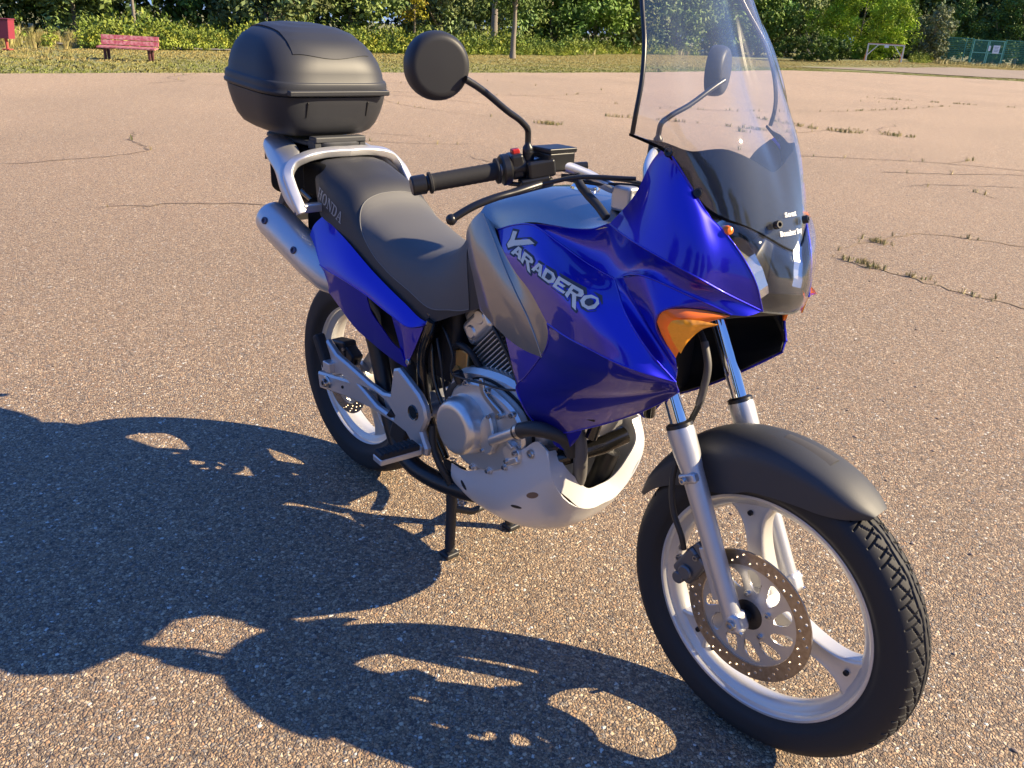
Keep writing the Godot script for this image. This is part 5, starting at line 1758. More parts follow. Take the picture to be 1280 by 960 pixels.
		b.shell(coons(T, C, mz(P([-0.015, 0.844, 0.135, -0.045, 0.812, 0.150, -0.049, 0.776, 0.165]), s), mz(P([0.484, 0.667, 0.134, 0.484, 0.660, 0.150]), s), 36, 8, Vector3(0, 0.006, 0.006 * s)), 0.003, hint)
		# lower face behind the opening
		var D := mz(P([-0.032, 0.724, 0.172, 0.040, 0.676, 0.182, 0.123, 0.623, 0.178, 0.201, 0.573, 0.170, 0.284, 0.551, 0.166]), s)
		var Cr := mz(P([-0.049, 0.776, 0.165, 0.014, 0.731, 0.185, 0.080, 0.717, 0.188, 0.167, 0.710, 0.188, 0.271, 0.690, 0.180]), s)
		b.shell(coons(Cr, D, mz(P([-0.049, 0.776, 0.165, -0.045, 0.748, 0.170, -0.032, 0.724, 0.172]), s), mz(P([0.271, 0.690, 0.180, 0.284, 0.651, 0.176, 0.318, 0.605, 0.171, 0.284, 0.551, 0.166]), s), 24, 8), 0.003, hint)
		# strip below the opening
		b.shell(coons(mz(P([0.271, 0.690, 0.180, 0.284, 0.651, 0.176, 0.333, 0.612, 0.171, 0.373, 0.585, 0.168, 0.410, 0.573, 0.166]), s), mz(P([0.255, 0.558, 0.166, 0.284, 0.551, 0.166, 0.349, 0.538, 0.165, 0.403, 0.532, 0.164, 0.431, 0.532, 0.163]), s), mz(P([0.271, 0.690, 0.180, 0.270, 0.62, 0.173, 0.255, 0.558, 0.166]), s), mz(P([0.410, 0.573, 0.166, 0.431, 0.532, 0.163]), s), 18, 6), 0.003, hint)
		# triangular panel in front of the opening
		b.shell(coons(mz(P([0.358, 0.656, 0.160, 0.437, 0.642, 0.158, 0.482, 0.655, 0.148]), s), mz(P([0.403, 0.572, 0.161, 0.429, 0.532, 0.162]), s), mz(P([0.358, 0.656, 0.160, 0.380, 0.614, 0.160, 0.403, 0.572, 0.161]), s), mz(P([0.482, 0.655, 0.148, 0.459, 0.596, 0.156, 0.429, 0.532, 0.162]), s), 12, 6), 0.003, hint)
		b.tube(cr(C), 0.0016, 8)
		var cw := part("side_cowl", b.mesh(), M.blue, bike)
		b = MB.new()
		b.plate(P2([0.235, 0.70, 0.26, 0.56, 0.42, 0.53, 0.48, 0.55, 0.485, 0.66, 0.36, 0.69]), at(0, 0, 0.118 if s > 0 else -0.122), 0.004)
		part("cowl_liner", b.mesh(), M.flat_black, cw)
		bolt(cw, Vector3(0.437, 0.549, 0.163 * s), Vector3(0, 0, s), 0.008, 0.003)
		# grab rail arm
		b = MB.new()
		var outer := mz(P([-0.327, 0.996, 0.150, -0.262, 0.973, 0.172, -0.181, 0.950, 0.192, -0.123, 0.912, 0.208, -0.084, 0.876, 0.211, -0.042, 0.850, 0.208]), s)
		var mid := mz(P([-0.333, 1.020, 0.140, -0.242, 1.002, 0.160, -0.159, 0.972, 0.185, -0.117, 0.950, 0.204, -0.076, 0.915, 0.208, -0.034, 0.877, 0.206]), s)
		var inner := mz(P([-0.304, 1.020, 0.075, -0.214, 1.012, 0.100, -0.137, 0.994, 0.135, -0.101, 0.945, 0.186, -0.069, 0.905, 0.190, -0.035, 0.880, 0.188]), s)
		var under := mz(P([-0.304, 0.998, 0.080, -0.214, 0.988, 0.104, -0.140, 0.965, 0.140, -0.108, 0.920, 0.186, -0.075, 0.880, 0.192, -0.042, 0.854, 0.190]), s)
		b.grid(refine([outer, mid, inner, under], 5, 6, false, true), true, false)
		for e in [0, 5]: b.grid([PackedVector3Array([outer[e], mid[e]]), PackedVector3Array([under[e], inner[e]])], false, false, Vector3(-1 if e == 0 else 1, 0, 0))
		# the hoop: a broad rounded bar round the tail, down to its lower end beside the seat
		var hoop := cr(mz(P([-0.024, 0.856, 0.196, -0.030, 0.868, 0.198, -0.052, 0.896, 0.199, -0.076, 0.924, 0.198, -0.098, 0.953, 0.193, -0.106, 0.978, 0.173, -0.100, 0.995, 0.140, -0.101, 1.004, 0.090, -0.094, 1.008, 0.040, -0.090, 1.008, 0.000]), s), 8)
		var ring4 := []
		for k in hoop.size():
			var tn := (hoop[mini(k + 1, hoop.size() - 1)] - hoop[maxi(k - 1, 0)]).normalized()
			if k == hoop.size() - 1: tn = Vector3(0, 0, -s)
			var upv: Vector3 = (Vector3(0.35, 1, 0.25 * s) - tn * Vector3(0.35, 1, 0.25 * s).dot(tn)).normalized()
			var sd: Vector3 = tn.cross(upv) * s
			var rg := PackedVector3Array()
			for m in 20:
				var an := TAU * m / 20
				rg.append(hoop[k] + sd * signf(cos(an)) * pow(absf(cos(an)), 0.5) * 0.0150 + upv * signf(sin(an)) * pow(absf(sin(an)), 0.5) * 0.0125)
			ring4.append(rg)
		b.grid(ring4, false, true)
		var capr := PackedVector3Array()
		for m in 20: capr.append(hoop[0])
		b.grid([ring4[0], capr], false, true, Vector3(1, -0.5, 0))
		b.rbox(at(-0.030, 0.868, 0.158 * s), Vector3(0.014, 0.012, 0.036), 0.005)
		var gr := part("grab_rail", b.mesh(), M.silver, bike)
		b = MB.new()
		b.tube(mz(P([-0.322, 0.998, 0.142, -0.324, 0.962, 0.142]), s), 0.0055, 10)
		part("luggage_hook", b.mesh(), M.satin, gr)
	b = MB.new()   # tail unit under the rail, in black
	b.rbox(at(-0.22, 0.905, 0), Vector3(0.20, 0.060, 0.095), 0.03)
	b.rbox(at(-0.05, 0.875, 0), Vector3(0.10, 0.055, 0.105), 0.03)
	b.rbox(at(0.12, 0.74, 0), Vector3(0.18, 0.055, 0.075), 0.02)
	b.rbox(at(-0.25, 0.990, 0), Vector3(0.15, 0.020, 0.095), 0.012)
	b.rbox(at(-0.03, 0.815, 0), Vector3(0.11, 0.06, 0.122), 0.02)
	b.rbox(at(-0.10, 0.93, 0), Vector3(0.06, 0.05, 0.12), 0.02)
	part("tail_unit", b.mesh(), M.void_black, bike)
	b = MB.new()   # rear mudguard and lamp
	b.plate(P2([-0.34, 0.92, -0.42, 0.80, -0.44, 0.74, -0.42, 0.74, -0.39, 0.79, -0.28, 0.90]), at(0, 0, -0.07), 0.14, 0.006)
	part("rear_mudguard", b.mesh(), M.plastic, bike)
	b = MB.new()
	b.rbox(at(-0.415, 0.915, 0), Vector3(0.02, 0.03, 0.07), 0.012)
	part("tail_lamp_lens", b.mesh(), M.red, bike)

func lo_frac(t: float) -> float:   # how far the rider's pad reaches round the seat, from its rounded rear end forward
	var f := sqrt(clampf(1.0 - pow(clampf(1.0 - t / 0.42, 0, 1), 2.2), 0, 1))
	return clampf(0.02 + 0.80 * pow(f, 0.7), 0, 1) if t < 0.42 else lerpf(0.82, 0.985, smoothstep(0.42, 1.0, t))

func side_z(G: Array, x: float, y: float, right := true) -> float:   # how far out the surface lies at (x, y), seen from the side
	var best := 1e9
	var z := 0.0
	for i in G.size() - 1:
		var nv: int = G[i].size()
		for j in nv - 1:
			var q: Vector3 = G[i][j]
			if right and q.z < 0.02: continue
			var d := Vector2(q.x - x, q.y - y)
			if d.length_squared() < best:
				best = d.length_squared()
				var e1: Vector3 = G[i + 1][j] - q
				var e2: Vector3 = G[i][j + 1] - q
				var det := e1.x * e2.y - e1.y * e2.x
				if absf(det) > 1e-9:
					var a := (-d.x * e2.y + d.y * e2.x) / det
					var c := (-e1.x * d.y + e1.y * d.x) / det
					z = q.z + clampf(a, -1.2, 1.2) * e1.z + clampf(c, -1.2, 1.2) * e2.z
				else: z = q.z
	return z

func tank() -> void:
	var half := [
		P([0.655, 0.975, 0.121, 0.640, 0.995, 0.085, 0.630, 1.004, 0.045, 0.628, 1.006, 0.0]),
		P([0.714, 0.950, 0.119, 0.700, 1.000, 0.100, 0.690, 1.022, 0.055, 0.688, 1.026, 0.0]),
		P([0.765, 0.969, 0.122, 0.757, 1.015, 0.100, 0.750, 1.038, 0.055, 0.748, 1.043, 0.0]),
		P([0.833, 0.989, 0.128, 0.828, 1.026, 0.102, 0.822, 1.049, 0.055, 0.820, 1.054, 0.0]),
		P([0.900, 0.997, 0.134, 0.896, 1.028, 0.106, 0.892, 1.050, 0.056, 0.890, 1.055, 0.0]),
		P([0.960, 1.003, 0.140, 0.956, 1.026, 0.108, 0.952, 1.044, 0.056, 0.950, 1.048, 0.0]),
		P([1.020, 1.015, 0.146, 1.014, 1.022, 0.110, 1.010, 1.032, 0.056, 1.010, 1.034, 0.0]),
		P([1.066, 1.031, 0.150, 1.056, 1.016, 0.110, 1.050, 1.012, 0.056, 1.050, 1.012, 0.0])]
	var b := MB.new()
	b.shell(refine(sym_rows(half), 6, 5), 0.004, Vector3(0, 1, 0))
	var t := part("fuel_tank", b.mesh(), M.tank, bike)
	b = MB.new()
	b.lathe([Vector2(0, 0.012), Vector2(0.026, 0.011), Vector2(0.032, 0.006), Vector2(0.034, -0.01)], axis(Vector3(0.86, 1.054, 0), Vector3(-0.05, 1, 0)), 36)
	part("fuel_cap", b.mesh(), M.chrome, t)
	for s in [1.0, -1.0]:
		var rear := mz(P([0.655, 0.977, 0.121, 0.630, 0.952, 0.124, 0.616, 0.925, 0.126, 0.630, 0.872, 0.130, 0.654, 0.819, 0.132, 0.684, 0.755, 0.135]), s)
		var crease := mz(P([0.668, 0.976, 0.122, 0.735, 0.930, 0.145, 0.790, 0.890, 0.164, 0.850, 0.848, 0.181, 0.910, 0.805, 0.195, 0.945, 0.765, 0.200, 0.958, 0.738, 0.198]), s)
		var blue := mz(P([0.697, 0.957, 0.116, 0.757, 0.924, 0.145, 0.834, 0.889, 0.168, 0.895, 0.868, 0.185, 0.978, 0.822, 0.208, 0.984, 0.803, 0.209, 0.979, 0.772, 0.206, 0.960, 0.739, 0.198]), s)
		b = MB.new()
		b.shell(coons(rear, crease, mz(P([0.655, 0.977, 0.121, 0.668, 0.976, 0.122]), s), mz(P([0.684, 0.755, 0.135, 0.760, 0.740, 0.155, 0.831, 0.728, 0.168, 0.900, 0.730, 0.186, 0.958, 0.738, 0.198]), s), 30, 14, Vector3(0, 0.0, 0.010 * s)), 0.004, Vector3(0, 0, s))
		b.shell(coons(crease, blue, mz(P([0.668, 0.976, 0.122, 0.697, 0.957, 0.116]), s), mz(P([0.958, 0.738, 0.198, 0.960, 0.739, 0.198]), s), 30, 5, Vector3(0, 0, -0.003 * s)), 0.004, Vector3(0, 0, s))
		b.tube(cr(crease), 0.0022, 8)
		part("knee_panel", b.mesh(), M.gunmetal, bike)

func fairing(s: float) -> void:
	var hint := Vector3(0.15, 0.1, s)
	var b := MB.new()
	var liner := MB.new()
	var letter_top := mz(P([0.714, 0.948, 0.118, 0.765, 0.968, 0.122, 0.835, 0.984, 0.130, 0.928, 0.965, 0.138, 1.022, 0.946, 0.151, 1.103, 0.937, 0.164]), s)
	var letter_front := mz(P([1.103, 0.937, 0.164, 1.187, 0.891, 0.215, 1.243, 0.843, 0.214, 1.289, 0.794, 0.188]), s)
	var letter_rear := mz(P([0.714, 0.948, 0.118, 0.767, 0.920, 0.148, 0.836, 0.887, 0.171, 0.897, 0.867, 0.188, 0.981, 0.821, 0.212]), s)
	var crease := mz(P([0.981, 0.821, 0.212, 1.045, 0.818, 0.229, 1.135, 0.819, 0.246, 1.198, 0.816, 0.250, 1.246, 0.811, 0.238, 1.289, 0.794, 0.188]), s)
	var bottom := mz(P([0.931, 0.551, 0.155, 0.983, 0.558, 0.150, 1.047, 0.592, 0.146, 1.189, 0.686, 0.148, 1.258, 0.743, 0.160, 1.291, 0.773, 0.178]), s)
	var low_rear := mz(P([0.981, 0.821, 0.212, 0.985, 0.803, 0.210, 0.978, 0.770, 0.206, 0.948, 0.730, 0.195, 0.905, 0.675, 0.188, 0.874, 0.634, 0.185, 0.892, 0.606, 0.184, 0.908, 0.572, 0.170, 0.931, 0.551, 0.155]), s)
	var ridge := mz(P([1.070, 1.034, 0.155, 1.133, 1.029, 0.186, 1.210, 1.019, 0.206, 1.301, 0.990, 0.184, 1.329, 0.963, 0.138, 1.376, 0.932, 0.097]), s)
	var joint := mz(P([0.835, 0.986, 0.129, 0.900, 0.994, 0.134, 0.952, 1.001, 0.140, 1.020, 1.014, 0.147, 1.070, 1.034, 0.155]), s)
	var ledge := mz(P([1.103, 0.937, 0.164, 1.206, 0.973, 0.206, 1.283, 0.954, 0.178, 1.344, 0.925, 0.128]), s)
	var pod_rear := mz(P([1.155, 0.957, 0.203, 1.199, 0.910, 0.201, 1.244, 0.861, 0.195, 1.286, 0.816, 0.184]), s)
	var ind := mz(P([1.341, 0.923, 0.130, 1.307, 0.929, 0.159, 1.277, 0.929, 0.189, 1.253, 0.920, 0.208, 1.247, 0.903, 0.211, 1.260, 0.868, 0.199, 1.280, 0.837, 0.185]), s)
	var scr := mz(P([1.190, 1.192, 0.170, 1.208, 1.178, 0.172, 1.237, 1.139, 0.158, 1.262, 1.105, 0.148, 1.280, 1.083, 0.140]), s)
	var lamp := mz(P([1.280, 1.083, 0.140, 1.299, 1.069, 0.134, 1.333, 1.029, 0.114, 1.360, 0.979, 0.093, 1.373, 0.931, 0.079]), s)
	var scoop_top := joint.duplicate()
	for k in range(1, 5): scoop_top.append(ridge[k])
	scoop_top.append(mz(P([1.373, 0.931, 0.079]), s)[0])
	ridge[5] = scoop_top[scoop_top.size() - 1]
	var scoop_low := mz(P([0.835, 0.984, 0.130, 0.928, 0.965, 0.138, 1.022, 0.946, 0.151]), s)
	for q in ledge: scoop_low.append(q)
	var end := ridge[5]
	var faces := [
		# the lettered face
		coons(letter_top, crease, letter_rear, letter_front, 44, 20, Vector3(0, 0.001, 0.001 * s)),
		# lower face, turning in to the bottom edge
		coons(crease, bottom, low_rear, mz(P([1.289, 0.794, 0.188, 1.291, 0.773, 0.178]), s), 40, 22, Vector3(0.002, -0.004, 0.013 * s)),
		# upper panel beside screen and lamp
		coons(scr, ridge, mz(P([1.190, 1.192, 0.170, 1.168, 1.172, 0.166, 1.126, 1.096, 0.161, 1.070, 1.034, 0.155]), s), lamp, 30, 20, Vector3(0.002, 0.0, 0.004 * s)),
		# hollow between them
		coons(scoop_top, scoop_low, mz(P([0.835, 0.986, 0.129, 0.835, 0.984, 0.130]), s), PackedVector3Array([end, (end + ledge[3]) * 0.5 + Vector3(0.004, -0.003, 0.004 * s), ledge[3]]), 48, 14, Vector3(0, -0.006, -0.016 * s)),
		# air channel behind the lamp pod
		coons(PackedVector3Array([letter_front[0], pod_rear[0]]), PackedVector3Array([letter_front[3], pod_rear[3]]), letter_front, pod_rear, 10, 18, Vector3(-0.004, 0, -0.012 * s)),
		# pod round the turn signal
		coons(pod_rear, ind, PackedVector3Array([pod_rear[0], ledge[1] + Vector3(0, 0, -0.001 * s), ledge[2], ledge[3], ind[0]]) if false else resample(PackedVector3Array([pod_rear[0], ledge[1], ledge[2], ledge[3]]), 10), PackedVector3Array([pod_rear[3], ind[6]]), 20, 14, Vector3(0.002, 0, 0.006 * s))]
	# the pod runs from its rear edge to the lamp's outline, so both curves start at the top
	faces[5] = coons(pod_rear, rev(mz(P([1.280, 0.837, 0.185, 1.260, 0.868, 0.199, 1.247, 0.903, 0.211, 1.253, 0.920, 0.208, 1.277, 0.929, 0.189, 1.307, 0.929, 0.159, 1.341, 0.923, 0.130]), s)), resample(PackedVector3Array([pod_rear[0], ledge[1], ledge[2], ledge[3]]), 10), PackedVector3Array([pod_rear[3], ind[6]]), 20, 14, Vector3(0.001, 0.0, 0.003 * s))
	for f in faces:
		var inner: Array = b.shell(f, 0.003, hint)
		var back := []
		for row in inner:
			var r := PackedVector3Array()
			for q in row: r.append(q + (Vector3(q.x * 0.4 + 0.55, q.y * 0.7 + 0.25, 0.0) - q).normalized() * 0.004)
			back.append(r)
		liner.shell(back, 0.002, -hint)
	# rolled edges where the faces meet
	for e in [letter_top, letter_front, crease, bottom, ridge, scr, lamp, ledge, low_rear]:
		b.tube(cr(e), 0.0019, 8)
	var f := part("side_fairing", b.mesh(), M.blue, bike, "right blue fairing half with name lettering" if s > 0 else "left blue fairing half, its black inside showing")
	part("fairing_liner", liner.mesh(), M.flat_black, f)
	# inner infill panels by the radiator
	b = MB.new()
	b.shell(coons(mz(P([0.790, 0.728, 0.150, 0.870, 0.735, 0.168, 0.945, 0.730, 0.184]), s), mz(P([0.868, 0.634, 0.176, 0.871, 0.632, 0.178]), s), mz(P([0.790, 0.728, 0.150, 0.830, 0.680, 0.164, 0.868, 0.634, 0.176]), s), mz(P([0.945, 0.730, 0.184, 0.905, 0.680, 0.182, 0.871, 0.632, 0.178]), s), 12, 10), 0.003, hint)
	part("infill_panel", b.mesh(), M.blue, f)
	b = MB.new()
	b.shell(coons(mz(P([0.935, 0.553, 0.152, 0.985, 0.562, 0.147, 1.040, 0.590, 0.143]), s), mz(P([0.965, 0.520, 0.146, 0.990, 0.515, 0.140, 1.010, 0.535, 0.135]), s), mz(P([0.935, 0.553, 0.152, 0.952, 0.540, 0.150, 0.965, 0.520, 0.146]), s), mz(P([1.040, 0.590, 0.143, 1.030, 0.565, 0.140, 1.010, 0.535, 0.135]), s), 10, 8), 0.003, hint)
	part("fairing_tab", b.mesh(), M.blue, f)
	bolt(f, Vector3(0.968, 0.545, 0.150 * s), Vector3(0, 0, s), 0.007, 0.004)
	bolt(f, Vector3(0.752, 0.940, 0.1265 * s), Vector3(-0.1, 0.3, s), 0.0075, 0.003, mat(lin(0.10, 0.10, 0.13), 0.3, 0.8))
	# turn signal: outer lens and the ribbed bowl within
	var ti := mz(P([1.247, 0.903, 0.211, 1.253, 0.920, 0.208, 1.277, 0.929, 0.189, 1.307, 0.929, 0.159, 1.341, 0.923, 0.130]), s)
	var bi := mz(P([1.280, 0.837, 0.185, 1.286, 0.858, 0.181, 1.294, 0.879, 0.171, 1.309, 0.903, 0.154, 1.341, 0.922, 0.130]), s)
	b = MB.new()
	b.shell(coons(ti, bi, mz(P([1.247, 0.903, 0.211, 1.260, 0.868, 0.199, 1.280, 0.837, 0.185]), s), PackedVector3Array([ti[4], bi[4]]), 20, 12, Vector3(0.008, 0.0, 0.008 * s)), 0.006, Vector3(1, 0, s))
	var ts := part("turn_signal", b.mesh(), M.amber, f)
	b = MB.new()
	var cen := Vector3(1.305, 0.905, 0.200 * s)
	var sc := func(p: PackedVector3Array, k: float) -> PackedVector3Array:
		var o := PackedVector3Array()
		for q in p: o.append(cen + (q - cen) * k + Vector3(0.0150, -0.002, 0.0150 * s))
		return o
	b.shell(coons(sc.call(ti, 0.68), sc.call(bi, 0.68), sc.call(mz(P([1.247, 0.903, 0.211, 1.260, 0.868, 0.199, 1.280, 0.837, 0.185]), s), 0.68), PackedVector3Array([sc.call(ti, 0.68)[4], sc.call(bi, 0.68)[4]]), 16, 10, Vector3(0.003, 0.0, 0.003 * s)), 0.003, Vector3(1, 0, s))
	part("turn_signal_bowl", b.mesh(), M.amber_deep, ts)
	# raised name lettering on the lettered face: big first letter, then angular capitals down the panel
	var glyphs := [
		[0.0, 1.0, [0.7804, 1.71, 0.7984, 1.90, 0.8035, 1.18, 0.8575, 2.10, 0.8823, 2.07, 0.8449, 1.35, 0.8125, 0.79, 0.7903, 0.22, 0.7806, 0.42, 0.7856, 1.00], []],
		[0.806, 0.046, [0, 0, 0.36, 1, 0.72, 1, 1, 0, 0.72, 0, 0.66, 0.24, 0.36, 0.24, 0.28, 0], [0.44, 0.45, 0.60, 0.45, 0.54, 0.76]],
		[0.852, 0.046, [0, 0, 0, 1, 0.78, 1, 1, 0.80, 1, 0.56, 0.70, 0.42, 1.12, -0.42, 0.78, -0.34, 0.42, 0.36, 0.28, 0.36, 0.26, -0.12], [0.28, 0.58, 0.66, 0.58, 0.72, 0.67, 0.66, 0.77, 0.28, 0.77]],
		[0.901, 0.042, [0, 0, 0.36, 1, 0.72, 1, 1, 0, 0.72, 0, 0.66, 0.24, 0.36, 0.24, 0.28, 0], [0.44, 0.45, 0.60, 0.45, 0.54, 0.76]],
		[0.944, 0.043, [0, 0, 0, 1, 0.66, 1, 1, 0.70, 1, 0.30, 0.66, 0], [0.28, 0.24, 0.58, 0.24, 0.72, 0.38, 0.72, 0.62, 0.58, 0.76, 0.28, 0.76]],
		[0.989, 0.041, [0, 0, 0, 1, 1.06, 1, 0.95, 0.77, 0.28, 0.77, 0.28, 0.62, 0.80, 0.62, 0.70, 0.40, 0.28, 0.40, 0.28, 0.23, 1.02, 0.23, 0.94, 0], []],
		[1.032, 0.042, [0, 0, 0, 1, 0.78, 1, 1, 0.80, 1, 0.56, 0.70, 0.42, 1.12, -0.62, 0.78, -0.52, 0.42, 0.36, 0.28, 0.36, 0.26, -0.12], [0.28, 0.58, 0.66, 0.58, 0.72, 0.67, 0.66, 0.77, 0.28, 0.77]],
		[1.076, 0.040, [0.30, 0, 0, 0.30, 0, 0.72, 0.30, 1, 0.74, 1, 1.04, 0.72, 1.04, 0.30, 0.74, 0], [0.40, 0.24, 0.64, 0.24, 0.76, 0.40, 0.76, 0.62, 0.64, 0.77, 0.40, 0.77, 0.28, 0.62, 0.28, 0.40]]]
	var G: Array = faces[0]
	var pale := MB.new()
	var navy := MB.new()
	var put := func(a: Array, x0: float, w: float) -> PackedVector2Array:
		var o := PackedVector2Array()
		for k in range(0, a.size(), 2):
			var x: float = a[k] if w == 1.0 else x0 + w * a[k] + 0.006 * a[k + 1]
			if s < 0: x = 1.897 - x
			o.append(Vector2(x, 0.9225 - 0.108 * (x - 0.79) + 0.0215 * a[k + 1]))
		return o
	for g in glyphs:
		var poly: PackedVector2Array = put.call(g[2], g[0], g[1])
		if Geometry2D.is_polygon_clockwise(poly): poly.reverse()
		for o in Geometry2D.offset_polygon(poly, 0.0045, Geometry2D.JOIN_MITER): decal(navy, o, G, s, 0.0006)
		decal(pale, poly, G, s, 0.0014)
		if g[3].size(): decal(navy, put.call(g[3], g[0], g[1]), G, s, 0.0020)
	var back := part("name_backing", navy.mesh(), M.print_navy, f)
	part("name_lettering", pale.mesh(), M.print_pale, back)

func decal(b: MB, poly: PackedVector2Array, G: Array, s: float, lift: float) -> void:   # a flat print laid on a curved panel
	var tri := Geometry2D.triangulate_polygon(poly)
	var v := PackedVector3Array()
	var n := PackedVector3Array()
	for q in poly:
		var z := 0.0
		var flip := []
		z = side_z_abs(G, q.x, q.y)
		v.append(Vector3(q.x, q.y + lift * 0.3, (z + lift) * s)); n.append(Vector3(0, 0.3, s).normalized())
	b.raw(v, n, poly, tri)

func side_z_abs(G: Array, x: float, y: float) -> float:
	if G[0][0].z > 0: return side_z(G, x, y)
	var H := []
	for r in G: H.append(mz(r, -1.0))
	return side_z(H, x, y)

func screen_grid() -> Array:
	var low := P([1.371, 1.030, 0.000, 1.366, 1.037, 0.022, 1.351, 1.054, 0.056, 1.331, 1.073, 0.095, 1.298, 1.087, 0.128, 1.262, 1.109, 0.149, 1.237, 1.143, 0.160, 1.210, 1.182, 0.176, 1.152, 1.210, 0.215])
	var top := P([1.130, 1.570, 0.000, 1.118, 1.562, 0.045, 1.090, 1.530, 0.095, 1.062, 1.485, 0.125])
	var mid := P([1.371, 1.030, 0.0, 1.344, 1.090, 0.0, 1.312, 1.155, 0.0, 1.248, 1.250, 0.0, 1.172, 1.400, 0.0, 1.105, 1.570, 0.0])
	var edge := P([1.152, 1.210, 0.215, 1.156, 1.245, 0.216, 1.154, 1.283, 0.208, 1.138, 1.345, 0.190, 1.095, 1.420, 0.157, 1.062, 1.485, 0.125])
	var H := coons(rev(low), rev(top), edge, mid, 12, 12, Vector3(0.010, 0.004, 0.005))
	var rows := []
	for h in H:
		var r: PackedVector3Array = h.duplicate()
		for k in range(h.size() - 2, -1, -1): r.append(h[k] * Vector3(1, 1, -1))
		rows.append(r)
	return refine(rows, 3, 3)

